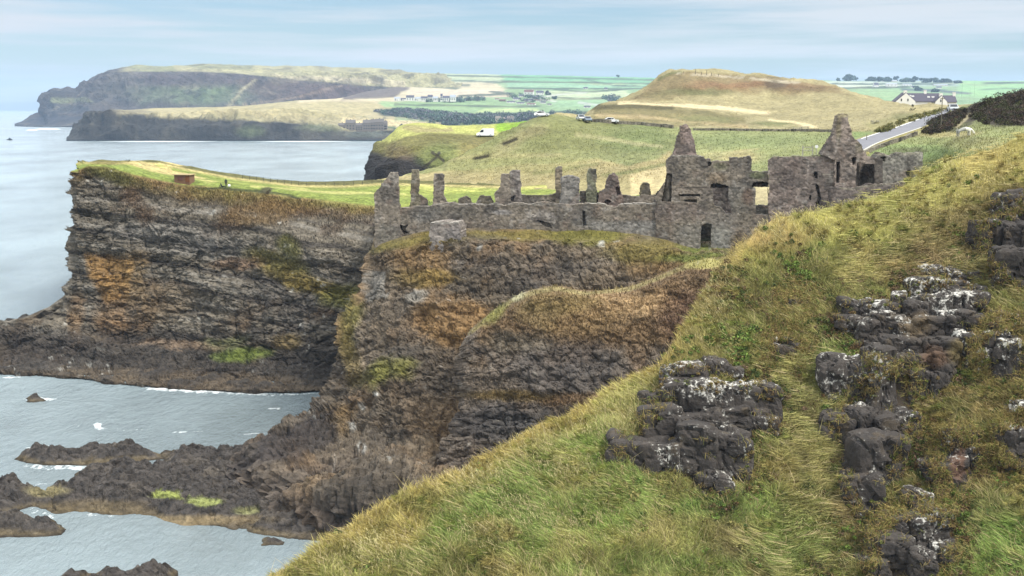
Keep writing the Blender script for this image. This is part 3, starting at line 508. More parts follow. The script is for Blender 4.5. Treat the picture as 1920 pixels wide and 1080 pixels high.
def dispC(p, n):
    k = ss(30.6, 27.5, p[:, 2]); low = 1 - ss(3, 14, p[:, 2]); x, y = proj(p); k = k * ss(0, 34, y - np.interp(x, [700, 740, 800, 870, 1130, 1180, 1250, 1300, 1470], [458, 452, 437, 429, 425, 436, 454, 474, 470]))
    edge = ss(760, 600, x) * ss(30, 26, p[:, 2]) * ss(1, 6, p[:, 2])
    flat = 1 - .8 * ss(20, 5, np.hypot((x - 700) / 1.2, (y - 530) / 1.6))
    return k * flat * (2.6 * (fbm(p, 19, 3, 88, True, sc=(1, 1, .4)) - .25) + 1.7 * fbm(p, 8, 5, 81, True) + .6 * fbm(p, 2.4, 4, 82, True) + .7 * blocks(p, 2.4, 86, 1.3) + .35 * blocks(p, 1.0, 87, 1.2) + .2 * fbm(p, .9, 3, 83, True) + .25 * strata(p, 84, (-.25, .1), 2.6)) * (1 + .3 * low) - 1.6 * edge + (1 - k) * .25 * fbm(p, 3, 3, 85)
def paintC(p, n):
    q = Paint(p, S(124, 111, 94), 18, 6)
    q.vary(5, .3, 3); q.mask(.6 * ss(.05, .45, fbm(p, 7, 5, 22)), S(70, 65, 59)); q.mask(.65 * ss(.0, .45, fbm(p, 5, 5, 23)), S(136, 110, 80)); q.mask(.45 * ss(.25, .6, fbm(p, 3, 4, 24)), S(140, 132, 124))
    q.mask(.65 * ss(.0, .35, fbm(p, 15, 4, 91)) * ss(29, 24, p[:, 2]), S(74, 70, 66)); q.mask(.5 * ss(.1, .4, fbm(p, 12, 4, 92)), S(150, 124, 92))
    q.ell(780, 590, 90, 40, S(116, 106, 94), .5).ell(760, 700, 80, 70, S(76, 72, 67), .6).ell(850, 700, 60, 50, S(80, 76, 70), .5).ell(700, 820, 90, 80, S(98, 90, 80), .4)
    q.ell(780, 480, 70, 34, S(142, 112, 70), .6, 20, breakup=1.2).ell(740, 462, 50, 12, S(120, 112, 60), .8, -12).ell(860, 600, 75, 34, S(150, 116, 70), .65, 0, breakup=1.3).ell(800, 520, 60, 16, S(132, 112, 62), .7).ell(1000, 440, 220, 14, S(124, 112, 62), .9).ell(1120, 442, 90, 16, S(116, 112, 56), .85).ell(1220, 470, 90, 22, S(128, 116, 62), .8).ell(1300, 478, 60, 12, S(112, 122, 60), .8)
    q.ell(1240, 500, 80, 16, S(130, 104, 66), .6).ell(980, 500, 100, 30, S(96, 88, 80), .5).ell(1020, 520, 110, 20, S(82, 77, 72), .6, -14).ell(900, 452, 60, 14, S(92, 86, 76), .5)
    q.ell(660, 600, 22, 60, S(128, 122, 66), .75).ell(715, 700, 44, 26, S(128, 126, 66), .85, -15, breakup=1.1).ell(650, 640, 20, 40, S(136, 118, 68), .7).ell(668, 690, 20, 34, S(122, 108, 66), .6).ell(640, 780, 30, 26, S(128, 106, 72), .6)
    q.poly([(690, 510), (722, 508), (724, 560), (684, 562)], S(136, 132, 124), .8).ell(775, 555, 16, 10, S(176, 172, 162), .6)
    q.poly([(590, 775), (640, 760), (620, 830), (560, 870), (470, 870), (500, 820)], S(58, 54, 54), .75, 8); q.mask(.7 * (1 - ss(2.5, 6, p[:, 2])), S(72, 66, 64)); q.mask(.5 * (1 - ss(2.5, 6, p[:, 2])) * ss(0, .4, fbm(p, 4, 4, 25)), S(112, 98, 84))
    for x, y in [(680, 760), (706, 740), (684, 770), (878, 745), (735, 855), (672, 835), (660, 800), (770, 950), (900, 470), (1130, 455)]: q.ell(x, y, 6, 5, S(200, 198, 190), .7)
    w = ss(.45, .6, fbm(p, 1.0, 3, 29)) * ss(.0, .3, fbm(p, 9, 2, 28)); q.mask(w * .6, S(178, 174, 166)); q.mask(ss(30, 31.5, p[:, 2]) * ss(195, 198, p[:, 1]), S(112, 124, 62))
    return q.vary(1.0, .3, 6).c
_o, CRAG, CRAGn, CRAGc = terrain('castle_crag', rows, [6, 8, 26, 36, 36, 36, 44, 34, 24, 30, 26, 34, 24, 24], [3, 10, 36, 44, 46, 60, 60, 50, 14], dispC, paintC, M_ROCK, smooth=False)

# ================================================================== NEARER MOUND
kx = [885, 920, 960, 1000, 1040, 1100, 1180, 1230, 1270, 1340, 1420]
ky = [618, 588, 560, 545, 537, 546, 538, 520, 502, 484, 482]
kd = [159, 161, 162.5, 163.5, 164, 164, 163, 162.5, 162, 161, 160]
rows = [[(x + 6, y + 90, d + 12) for x, y, d in zip(kx, ky, kd)], [(x + 2, y + 6, d + 4) for x, y, d in zip(kx, ky, kd)], list(zip(kx, ky, kd)),
 list(zip([882, 920, 962, 1003, 1045, 1105, 1185, 1235, 1275, 1345, 1420], [650, 632, 612, 598, 592, 598, 588, 572, 552, 530, 528], [157, 157.5, 158, 158, 158, 157.5, 156.5, 156, 156, 155.5, 155])),
 list(zip([876, 920, 965, 1008, 1050, 1110, 1190, 1240, 1280, 1350, 1420], [740, 735, 728, 722, 718, 712, 700, 685, 665, 640, 640], [153.5, 153, 152.5, 152, 151.5, 151, 150, 149.5, 149, 148.5, 148])),
 list(zip([860, 908, 958, 1005, 1050, 1110, 1190, 1240, 1280, 1350, 1420], [815, 812, 806, 802, 800, 795, 790, 780, 770, 760, 760], [150.5, 149.5, 149, 148.5, 148, 147, 146, 145.5, 145, 144.5, 144])),
 list(zip([830, 885, 940, 995, 1050, 1110, 1190, 1240, 1280, 1350, 1420], [905, 905, 900, 900, 900, 900, 900, 900, 900, 900, 900], [147.5, 145.5, 144.5, 143.5, 143, 142, 141, 140, 140, 140, 140])),
 [Z(x, 1010, -1) for x in [800, 870, 930, 990, 1050, 1110, 1190, 1240, 1280, 1350, 1420]]]
rows = [[(r[0][0] + 6, r[0][1] + 6, r[0][2] + 14)] + r for r in rows]
def dispM(p, n):
    x, y = proj(p); cr = ss(4, 40, y - np.interp(x, kx, ky))
    return cr * (1.5 * (fbm(p, 14, 3, 108, True, sc=(1, 1, .45)) - .25) + .95 * fbm(p, 6, 4, 101, True) + .35 * fbm(p, 1.8, 4, 102, True) + .55 * blocks(p, 2.0, 106, 1.4) + .28 * blocks(p, .9, 107, 1.2) + .45 * strata(p, 103, (0, 0), 2.2) * ss(20, 14, p[:, 2])) + .12 * fbm(p, 1.5, 3, 104)
def paintM(p, n):
    q = Paint(p, S(122, 110, 97), 13, 5); q.vary(4, .3, 3); q.mask(.55 * ss(.05, .45, fbm(p, 6, 5, 26)), S(72, 66, 62)); q.mask(.5 * ss(.1, .5, fbm(p, 4, 5, 27)), S(130, 104, 74))
    q.poly([(890, 600), (1040, 530), (1400, 470), (1420, 560), (1330, 640), (1240, 650), (1100, 640), (960, 660), (900, 640)], S(128, 104, 74), .75, 10).ell(1180, 575, 75, 26, S(190, 160, 118), .8).ell(1100, 600, 90, 26, S(140, 116, 80), .6).ell(1040, 570, 70, 20, S(136, 118, 74), .6).ell(1000, 590, 40, 22, S(126, 110, 74), .5).ell(1290, 600, 60, 50, S(110, 84, 70), .6)
    q.ell(1060, 690, 120, 44, S(88, 84, 82), .65).ell(960, 640, 50, 20, S(112, 108, 98), .6).ell(940, 795, 80, 40, S(72, 70, 70), .7).ell(1010, 800, 90, 36, S(74, 72, 70), .7).ell(950, 738, 70, 10, S(140, 118, 74), .8).ell(1090, 745, 70, 12, S(136, 108, 76), .7).ell(880, 880, 60, 40, S(96, 86, 78), .5)
    m = ss(6, 2, np.abs(q.py - np.interp(q.px, kx, ky) - 4) + 3 * q.wx); q.mask(m * .8, S(154, 142, 98)); q.ell(930, 590, 30, 14, S(138, 136, 76), .8, -40).ell(1330, 490, 70, 9, S(188, 180, 112), .8).ell(965, 552, 12, 8, S(190, 186, 150), .7)
    w = ss(.45, .6, fbm(p, .9, 3, 29)) * ss(.0, .3, fbm(p, 9, 2, 28)); q.mask(w * .5, S(178, 170, 156))
    return q.vary(.9, .3, 6).c
_o, MOUND, MOUNDn, MOUNDc = terrain('rocky_mound', rows, [6, 20, 22, 22, 22, 32, 40, 26, 22, 34, 24], [3, 4, 40, 56, 40, 40, 8], dispM, paintM, M_ROCK, smooth=False)

# ================================================================== SHORE ROCKS
def sea_pt(x, y):
    w = P(x, y, dz(x, y, 0)); return (float(w[0]), float(w[1]))
def rocks_at_sea(name, poly, step, cap, slope, seed, paint_extra=None, amp=1.0, **kw):
    pl = [sea_pt(*q) for q in poly]; xs = [q[0] for q in pl]; ys = [q[1] for q in pl]
    gx, gy = np.meshgrid(np.arange(min(xs) - 2, max(xs) + 2, step), np.arange(min(ys) - 2, max(ys) + 2, step), indexing='ij')
    p = np.stack([gx.ravel(), gy.ravel(), 0 * gx.ravel()], -1)
    sd = sdpoly(p[:, 0], p[:, 1], pl) + 1.6 * fbm(p, 5, 4, seed + 5)
    z = np.clip(sd * slope, -2, cap) * (1 + .5 * fbm(p, 12, 2, seed + 9)) + amp * ss(-.5, 2.5, sd) * (.8 * fbm(p, 4.5, 4, seed, True) + .5 * fbm(p, 1.7, 4, seed + 1, True) + .75 * blocks(p, 1.9, seed + 3, 1) + .3 * blocks(p, .8, seed + 6, 1))
    z = np.where(sd < -1, np.minimum(z, -.4), z); p[:, 2] = z
    q = Paint(p, S(80, 75, 71), 5, 4); q.vary(3, .35, 3); q.mask(.6 * ss(.0, .5, fbm(p, 4, 4, 44)), S(104, 96, 86)); q.mask(.5 * ss(.1, .5, fbm(p, 2.5, 4, 46)), S(54, 53, 53))
    q.mask(.7 * (1 - ss(.15, .75, z + .5 * fbm(p, 3, 3, 48))), S(116, 103, 78)); q.mask(.9 * (1 - ss(.0, .25, z)), S(56, 50, 42))
    if paint_extra: paint_extra(q)
    q.vary(.7, .3, 6)
    f = gridfaces(*gx.shape); keep = (z[f].max(1) > -.9); f = f[keep]
    o = mesh_np(name, p, f[:, ::-1], M_ROCK, np.clip(q.c, .004, .9), False); ground(p, f); return tag(o, **kw)
def pe(q):
    q.ell(312, 928, 28, 6, S(156, 164, 92), 1, 0, .25, 1.2).ell(385, 941, 24, 6, S(152, 158, 98), 1, 0, .25, 1.4).ell(90, 920, 40, 8, S(150, 140, 100), .7).ell(330, 975, 150, 10, S(150, 132, 100), .7).ell(180, 950, 90, 14, S(116, 102, 76), .6).ell(460, 958, 22, 6, S(150, 150, 100), .7).ell(540, 900, 60, 30, S(96, 84, 74), .5)
rocks_at_sea('shore', [(-70, 912), (0, 908), (60, 912), (85, 925), (120, 905), (150, 888), (210, 872), (255, 862), (275, 876), (298, 880), (312, 862), (300, 852), (380, 847), (470, 849), (520, 850), (620, 880), (800, 940), (800, 1005), (690, 1004), (640, 1012), (560, 1012), (500, 1002), (430, 988), (350, 982), (280, 970), (200, 964), (140, 958), (110, 962), (60, 952), (0, 965), (-70, 970)], .17, 1.1, .4, 200, pe, 1.0, kind='structure')
SKL = 'rocks standing in the shallow sea'
rocks_at_sea('skerry', [(15, 862), (50, 848), (75, 838), (110, 848), (150, 850), (205, 838), (222, 832), (240, 842), (262, 850), (300, 853), (312, 862), (240, 868), (180, 872), (90, 874), (40, 871)], .17, 1.0, .45, 240, label='long low brown skerry reaching left from the shore platform, water on both sides', cat='rock', group=SKL)
rocks_at_sea('skerry', [(-50, 978), (40, 972), (80, 978), (105, 968), (130, 992), (118, 1004), (60, 1008), (-50, 1012)], .17, .9, .45, 260, label='flat dark skerry in the small bay, cut by the left edge of the photo', cat='rock', group=SKL)
rocks_at_sea('skerry', [(90, 1110), (130, 1080), (180, 1078), (205, 1066), (240, 1078), (290, 1064), (332, 1070), (338, 1110)], .17, .9, .5, 280, label='jagged brown skerry cut by the bottom edge of the photo', cat='rock', group=SKL)
rocks_at_sea('skerry', [(486, 1026), (492, 1012), (520, 1008), (545, 1014), (540, 1026)], .15, .9, .6, 300, label='small dark rock in the water just off the shore, beside the grassy slope', cat='rock', group=SKL)
rocks_at_sea('skerry', [(56, 752), (60, 746), (80, 745), (82, 751)], .2, .8, .6, 310, label='tiny dark rock awash in white foam below the headland', cat='rock', group=SKL)
# ================================================================== FOREGROUND SLOPE
xsF = [480, 620, 760, 880, 1000, 1100, 1180, 1240, 1300, 1330, 1360, 1400, 1440, 1500, 1560, 1640, 1690, 1740, 1800, 1850, 1900, 1960, 2080, 2350, 2900]
crest = [(480, 1112, 85), (540, 1068, 88), (620, 1012, 92), (760, 932, 98), (880, 880, 102), (1000, 812, 106), (1100, 765, 109), (1180, 716, 111), (1240, 684, 112), (1270, 640, 114), (1300, 588, 116), (1330, 536, 118), (1360, 490, 120), (1400, 450, 122), (1440, 418, 124), (1500, 402, 127), (1560, 388, 129), (1640, 372, 131), (1690, 352, 132), (1740, 318, 133), (1800, 296, 134), (1850, 284, 134), (1900, 264, 133), (1960, 244, 132), (2080, 210, 130), (2350, 150, 126), (2900, 90, 120)]
bott = [(400, 1240, 80), (620, 1220, 82), (880, 1200, 85), (1100, 1190, 87), (1300, 1180, 89), (1500, 1170, 90), (1740, 1160, 90), (2080, 1150, 88), (2900, 1150, 84)]
ca = np.array(crest); t0 = np.interp(xsF, ca[:, 0], np.arange(len(ca)))
CR = [(x, float(np.interp(x, ca[:, 0], ca[:, 1])), 1 / float(np.interp(x, ca[:, 0], 1 / ca[:, 2]))) for x in xsF]
BO = rowx(bott, np.concatenate([np.linspace(400, 2080, len(xsF) - 2), [2400, 2900]]))
def between(t):
    return [((1 - t) * a[0] + t * b[0], (1 - t) * a[1] + t * b[1], 1 / ((1 - t) / a[2] + t / b[2])) for a, b in zip(CR, BO)]
rows = [[(x, y + 120, d + 14) for x, y, d in CR], [(x, y + 10, d + 4) for x, y, d in CR], CR] + [between(t) for t in (.06, .2, .4, .6, .8, 1.0)]
rows = [[(r[0][0] - 60, r[0][1] + 40, r[0][2] + (2 if i > 2 else 0))] + list(r) for i, r in enumerate(rows)]
ROCKS = [  # outline in the photograph, bulge (m), block size (m), seed
 ('a', [(1172, 840), (1185, 815), (1240, 770), (1236, 712), (1262, 700), (1320, 716), (1400, 722), (1440, 736), (1474, 762), (1462, 790), (1425, 815), (1410, 850), (1400, 880), (1398, 912), (1345, 930), (1310, 915), (1262, 890), (1205, 898), (1176, 870)], 66, 56, 1, 1.2, .02),
 ('b', [(1574, 790), (1590, 745), (1620, 735), (1640, 690), (1700, 690), (1728, 740), (1712, 800), (1690, 840), (1672, 880), (1664, 930), (1655, 985), (1610, 960), (1590, 900), (1572, 850)], 72, 56, 2, 1.2, -.06),
 ('c', [(1576, 610), (1610, 565), (1650, 555), (1700, 560), (1755, 525), (1800, 515), (1830, 545), (1870, 600), (1905, 620), (1930, 640), (1925, 700), (1880, 715), (1850, 735), (1810, 690), (1770, 740), (1722, 760), (1690, 700), (1640, 690), (1610, 650)], 34, 36, 3, .7, .10),
 ('d', [(1636, 1100), (1645, 1010), (1660, 965), (1710, 950), (1760, 960), (1800, 985), (1798, 1020), (1780, 1050), (1760, 1100)], 44, 46, 4, .8, .0),
 ('e', [(1760, 850), (1770, 825), (1820, 815), (1848, 860), (1840, 905), (1800, 940), (1775, 915)], 40, 44, 5, .5, .0),
 ('f', [(1850, 430), (1880, 395), (1960, 370), (1960, 560), (1910, 545), (1870, 505), (1850, 470)], 46, 50, 6, .7, -.05),
 ('g', [(1860, 830), (1880, 800), (1960, 780), (1960, 880), (1905, 875)], 46, 50, 7, .6, .05),
 ('h', [(1440, 640), (1470, 625), (1510, 640), (1500, 672), (1462, 690), (1440, 670)], 22, 26, 8, .4, .12),
 ('i', [(1465, 560), (1490, 545), (1515, 560), (1500, 590), (1470, 590)], 18, 22, 9, .3, .12),
 ('j', [(1838, 640), (1870, 600), (1925, 610), (1925, 720), (1880, 735), (1845, 700)], 50, 52, 10, 1.0, .06),
]
def rockfield(px, py):
    return np.max([sdpoly(px, py, r[1]) for r in ROCKS], 0)
SEEDP = [(1030, 880, 90, 30), (975, 965, 60, 30), (1080, 985, 50, 24), (1150, 800, 80, 40), (1210, 730, 50, 24), (1480, 420, 90, 26), (1330, 560, 40, 60), (1820, 320, 90, 40), (1660, 400, 90, 26), (900, 900, 120, 30), (700, 1040, 90, 30), (1090, 1020, 60, 30), (900, 1000, 50, 30), (1000, 840, 60, 20)]
def dispF(p, n):
    x, y = proj(p); cr = ss(0, 60, y - np.interp(x, ca[:, 0], ca[:, 1]))
    return (.25 + .75 * cr) * (1.3 * fbm(p, 10, 3, 121) + .6 * fbm(p, 3.2, 3, 122)) + .22 * fbm(p, 1.1, 3, 123)
def paintF(p, n):
    q = Paint(p, S(134, 136, 72), 22, 3.5)
    G, LGN, GOLD, TAN, OL, BR = S(114, 146, 62), S(160, 162, 92), S(186, 164, 92), S(184, 156, 104), S(112, 114, 56), S(108, 88, 62)
    cy = np.interp(q.px, ca[:, 0], ca[:, 1])
    q.ell(1050, 920, 260, 80, G, .7, -20).ell(1250, 990, 240, 70, S(128, 160, 68), .8, -15).ell(1150, 830, 120, 50, S(128, 152, 70), .7, -30).ell(880, 1000, 140, 40, G, .5, -30).ell(820, 1060, 120, 40, OL, .6).ell(760, 1000, 60, 30, GOLD, .6, -30)
    q.mask(ss(60, 8, q.py - cy + 30 * q.wx) * ss(1350, 1250, q.px) * .75, S(192, 170, 96)); q.ell(1180, 770, 80, 40, LGN, .8, -30).ell(1200, 800, 60, 40, S(150, 142, 84), .5)
    q.ell(1300, 640, 60, 90, S(168, 150, 84), .5, 30).ell(1440, 460, 90, 40, GOLD, .85, -30).ell(1350, 530, 40, 60, TAN, .7, 30).ell(1500, 430, 120, 30, TAN, .8, -10).ell(1600, 420, 120, 40, S(158, 156, 80), .8).ell(1660, 480, 120, 70, S(156, 152, 82), .7, -40)
    q.ell(1460, 560, 130, 90, OL, .7).ell(1400, 600, 80, 60, S(120, 124, 60), .6).ell(1380, 690, 90, 40, S(136, 130, 70), .6).ell(1500, 650, 60, 70, S(150, 144, 80), .6, 20).ell(1520, 740, 40, 90, S(142, 140, 78), .7, 10).ell(1560, 680, 40, 80, S(104, 132, 56), .6)
    q.ell(1800, 330, 160, 50, S(172, 164, 92), .8, -30).ell(1880, 320, 80, 50, S(186, 172, 100), .7).ell(1800, 440, 120, 60, BR, .7, -20).ell(1720, 510, 70, 40, S(136, 112, 80), .7).ell(1850, 480, 60, 60, S(112, 98, 62), .6).ell(1890, 380, 60, 20, S(78, 58, 44), .7, -10)
    q.ell(1540, 850, 70, 110, S(152, 146, 84), .7).ell(1480, 900, 50, 60, S(150, 138, 80), .6).ell(1740, 840, 60, 110, S(138, 124, 68), .8).ell(1850, 760, 90, 50, S(126, 104, 68), .8).ell(1840, 900, 80, 60, S(136, 112, 70), .7).ell(1880, 730, 60, 40, S(116, 120, 60), .6).ell(1600, 980, 60, 60, S(126, 116, 66), .6)
    q.ell(1880, 1030, 110, 50, S(108, 146, 58), .9, -20).ell(1600, 1060, 50, 20, S(136, 122, 78), .6).ell(1350, 1060, 200, 40, S(126, 150, 72), .6).ell(1500, 1020, 80, 40, S(112, 140, 60), .5).ell(1290, 920, 60, 30, S(170, 146, 88), .4).ell(1330, 950, 60, 20, G, .7).ell(620, 1070, 100, 40, S(150, 150, 78), .6)
    q.ell(1300, 760, 60, 30, S(118, 116, 62), .6).ell(930, 1000, 40, 22, S(168, 148, 92), .6).ell(1230, 1000, 40, 60, S(160, 138, 84), .4, 30)
    rk = rockfield(q.px, q.py); q.mask(ss(2, 12, rk), S(78, 69, 58))
    q.mask(.5 * ss(.2, .45, fbm(p, 4, 4, 151)) * ss(1250, 1380, q.px), S(122, 98, 66)); q.mask(.45 * ss(.2, .45, fbm(p, 3, 4, 152)), S(96, 112, 52)); q.mask(.4 * ss(.2, .45, fbm(p, 5, 4, 153)), S(188, 166, 104))
    return q.vary(4, .25, 3).vary(1.3, .25, 4).c
_o, FG, FGn, FGc = terrain('grassy_slope', rows, 16, [4, 3, 3, 40, 70, 90, 90, 90, 80][:8], dispF, paintF, M_GRASS)
FGX, FGY = proj(FG)
FG_BVH = GROUND[-1]
def fg_hit(px, py):
    o = Vector((0, 0, H)); h = FG_BVH.ray_cast(o, (V1(px, py, 100) - o).normalized(), 1000); return h[0]

# ---- rock outcrops: blocky basalt standing out of the turf
RLAB = {'a': 'broad dark basalt outcrop with white lichen on its flat top, nearest the green grass',
 'b': 'tall narrow black rock face split by a deep horizontal crack, below the lichen-covered crag',
 'c': 'wide crag spotted all over with white lichen among the heather', 'd': 'rounded black rock cut by the bottom edge of the photo, white-topped boulders on it',
 'e': 'small dark rock with a reddish patch right of the tall black face', 'f': 'dark rock face at the upper right edge beneath brown heather', 'h': 'small scatter of lichen-whitened stones in the turf above the broad outcrop', 'i': 'smallest pale stones half buried high in the green slope', 'j': 'bulky lichen-streaked rock at the right edge of the wide spotted crag', 'g': 'grey rock cut by the right edge beside the small reddish one'}
def cube_pts(n=9):
    u = np.linspace(-1, 1, n); g = np.stack(np.meshgrid(u, u, indexing='ij'), -1).reshape(-1, 2); v, f = [], []
    for ax in range(3):
        for s in (-1, 1):
            q = np.zeros((n * n, 3)); q[:, ax] = s; q[:, (ax + 1) % 3] = g[:, 0]; q[:, (ax + 2) % 3] = g[:, 1] * s
            f.append(gridfaces(n, n) + len(v) * n * n); v.append(q)
    return np.concatenate(v), np.concatenate(f)
CUBE_V, CUBE_F = cube_pts(17)
def outcrop(key, poly, rowh, colw, seed, bulge=.6, lich=0.):
    """one mass of jointed basalt: rounded blocks standing on one another in ledges"""
    r_ = random.Random(seed); a = np.array(poly, float); V_, F_, top = [], [], []; y = a[:, 1].min() - 6; nb = 0
    pn = (np.abs(CUBE_V) ** 9).sum(1) ** (1 / 9); sph = CUBE_V / pn[:, None]
    while y < a[:, 1].max() + 6:
        rh = rowh * r_.uniform(.65, 1.45); x = a[:, 0].min() - r_.uniform(0, colw)
        while x < a[:, 0].max() + 10:
            cw = colw * r_.uniform(.6, 1.5); cx, cy = x + cw / 2, y + rh / 2 + r_.uniform(-.25, .25) * rh; x += cw
            sd = float(sdpoly(np.array([cx]), np.array([cy]), poly)[0])
            if sd < -1 or cy - rh * .5 < a[:, 1].min() - 14: continue
            h1, h2 = fg_hit(cx, cy - rh / 2), fg_hit(cx, cy + rh / 2)
            if h2 is None: continue
            dt, db = (h1 or h2).y, h2.y; df = .28 * dt + .72 * db - bulge * min(1, sd / 40) + r_.uniform(-.45, .45) + (.4 if sd < 8 else 0)
            mp = df / F; s = np.array([cw * mp * r_.uniform(.55, .68), 1.5, rh * mp * r_.uniform(.6, .78)])
            q = sph * s; yaw, ti = r_.uniform(-.35, .35), r_.uniform(-.14, .14); c_, s_ = math.cos(yaw), math.sin(yaw)
            q = np.stack([q[:, 0] * c_ - q[:, 1] * s_, q[:, 0] * s_ + q[:, 1] * c_, q[:, 2]], -1); c_, s_ = math.cos(ti), math.sin(ti)
            q = np.stack([q[:, 0] * c_ - q[:, 2] * s_, q[:, 1], q[:, 0] * s_ + q[:, 2] * c_], -1); n_ = sph / np.linalg.norm(sph, axis=1, keepdims=True)
            c0 = P(cx, cy, df) + np.array([0, 1.5, 0]); q = q + c0; m_ = min(s[0], s[2]); sh_ = nb * 7.1
            q = q + n_ * (m_ * (.32 * fbm(q + sh_, m_ * 2.2, 2, seed) + .08 * fbm(q + sh_, m_ * .6, 3, seed + 3, True) + .34 * blocks(q + sh_, m_ * 1.1, seed + 9, 1.2)) + .05 * blocks(q, .5, seed + 15, 1.2) + .03 * fbm(q, .3, 3, seed + 5, True))[:, None]
            V_.append(q); F_.append(CUBE_F + nb * len(CUBE_V)); top.append(n_[:, 2]); nb += 1
        y += rh * .92
    p = np.concatenate(V_); f = np.concatenate(F_); up = np.concatenate(top)
    Q = Paint(p, S(76, 71, 67), 6, 1); Q.mask(.5 * ss(.0, .6, fbm(p, 1.6, 4, 7)), S(92, 84, 77)); Q.mask(.5 * ss(.1, .5, fbm(p, 2, 4, 8)), S(50, 48, 48)); Q.mask(.5 * ss(.2, .5, fbm(p, 1.1, 4, 17)), S(96, 84, 66))
    hh = (Q.py - a[:, 1].min()) / np.ptp(a[:, 1])
    li = .26 * fbm(p, 2.0, 3, seed + 67) + .045 * up + .4 * lich + .06 * ss(.4, 0, hh) - .07
    if key == 'e': Q.ell(1795, 875, 12, 34, S(128, 96, 78), .6, breakup=1.3)
    if key == 'c': Q.ell(1720, 610, 30, 20, S(128, 110, 84), .6).ell(1810, 660, 30, 26, S(128, 112, 70), .6).ell(1750, 670, 24, 20, S(126, 96, 72), .5)
    Q.vary(.35, .3, 6)
    o = mesh_np('rock_outcrop', p, f, M_ROCKN, np.clip(Q.c, .004, .9), False, origin=np.array([p[:, 0].mean(), p[:, 1].mean(), p[:, 2].min()]))
    at_ = o.data.attributes.new('Li', 'FLOAT', 'POINT'); at_.data.foreach_set('value', li.astype(np.float32)); tag(o, RLAB[key], 'rock', 'rock outcrops on the grassy slope'); ground(p, f)
for r in ROCKS: outcrop(*r)

# ---- blades: one curved strip each
def blades(name, base, nrm, length, width, lean, col, tipcol, mat, kind='stuff', head=None):
    n = len(base); side = np.cross(lean, rng.normal(size=(n, 3))); side /= np.linalg.norm(side, axis=1, keepdims=True) + 1e-9
    view = np.array([0, -1, .1]); s2 = np.cross(np.broadcast_to(view, lean.shape), lean); s2 /= np.linalg.norm(s2, axis=1, keepdims=True) + 1e-9
    side = side * .6 + s2 * np.sign(rng.normal(size=(n, 1))); side /= np.linalg.norm(side, axis=1, keepdims=True) + 1e-9
    up = nrm * .35 + np.array([0, 0, .75]); mid = base + up * (length * .5)[:, None] * .9; tip = base + (up * .45 + lean * .75) * length[:, None]
    w = width[:, None]
    if head is None: w1, w2 = .8, .08
    else: w1, w2 = .5, head
    v = np.stack([base - side * w, base + side * w, mid - side * w * w1, mid + side * w * w1, tip - side * w * w2, tip + side * w * w2], 1).reshape(-1, 3)
    k = np.arange(n)[:, None] * 6; f = np.concatenate([k + np.array([[0, 1, 3, 2]]), k + np.array([[2, 3, 5, 4]])], 0)
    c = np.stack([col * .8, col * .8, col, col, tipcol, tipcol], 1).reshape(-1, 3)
    o = mesh_np(name, v, f, mat, np.clip(c, .004, .8), True); return tag(o, kind=kind)
def scatter(G, N, Cc, n, wfun):
    a, b = G.shape[0] - 1, G.shape[1] - 1; px, py = proj(G)
    ar = np.abs((px[1:, :-1] - px[:-1, :-1]) * (py[:-1, 1:] - py[:-1, :-1]) - (py[1:, :-1] - py[:-1, :-1]) * (px[:-1, 1:] - px[:-1, :-1]))
    w = (ar * wfun(px[:-1, :-1], py[:-1, :-1], G[:-1, :-1], N[:-1, :-1])).ravel(); w[~np.isfinite(w)] = 0
    idx = rng.choice(len(w), n, p=w / w.sum()); i, j = idx // b, idx % b; u, v = rng.random(n)[:, None], rng.random(n)[:, None]
    L = lambda A: (A[i, j] * (1 - u) + A[i + 1, j] * u) * (1 - v) + (A[i, j + 1] * (1 - u) + A[i + 1, j + 1] * u) * v
    return L(G), L(N), L(Cc)
vis = lambda px, py: ((px > 430) & (px < 2060) & (py < 1170)).astype(float)
def off_rock(px, py, m=6): return 1 - .96 * ss(-2, m, rockfield(px.ravel(), py.ravel()).reshape(px.shape))
NB = 340000
b, n, c = scatter(FG, FGn, FGc, NB, lambda x, y, g, nn: vis(x, y) * off_rock(x, y) * (.25 + ss(420, 560, g[..., 1] * 0 + y)) )
px, py = proj(b); tuft = fbm(b, 1.5, 3, 130); big = fbm(b, 5, 2, 131)
le = (.3 + .6 * rng.random(NB) ** 1.6) * (1 + .9 * tuft)
longg = ss(1500, 1600, px) * ss(620, 480, py) + ss(1420, 1500, px) * ss(1640, 1560, px) * ss(620, 700, py) * .8
le *= 1 + .7 * np.clip(longg, 0, 1)
br = ss(.05, .28, fbm(b, 3.0, 3, 133)) * ss(480, 540, py) * ss(1300, 1380, px)          # low heathery patches
le *= 1 - .6 * br
ta, tb = fbm(b, 2.2, 2, 160), fbm(b, 2.2, 2, 161)
wind = np.stack([-.45 - .3 * big + 1.1 * ta + .4 * rng.normal(size=NB), -.25 + .9 * tb + .4 * rng.normal(size=NB), .5 - .6 * np.clip(longg, 0, 1) + .3 * tuft], -1)
dead = rng.random(NB) < .03; le = np.where(dead, le * 1.7, le)
wind /= np.linalg.norm(wind, axis=1, keepdims=True)
jit = (1 + .28 * rng.normal(size=(NB, 1))) * (1 + .25 * tuft[:, None]); hue = rng.random((NB, 1))
col = (c * 1.35 + S(170, 150, 90) * .2) * np.clip(jit, .4, 1.8); col = np.where(hue < .16, col * .5 + .5 * S(196, 178, 112), col); col = np.where(hue > .86, col * .5 + .5 * S(88, 112, 44), col)
col = np.where(dead[:, None], S(206, 186, 132), col); col = col * (1 - .55 * br[:, None]) + S(86, 76, 50) * .55 * br[:, None]
col = desat(col, .08)
blades('grass', b, n, le, (.013 + .018 * rng.random(NB)), wind, col, col * 1.2 + .012, M_BLADE)
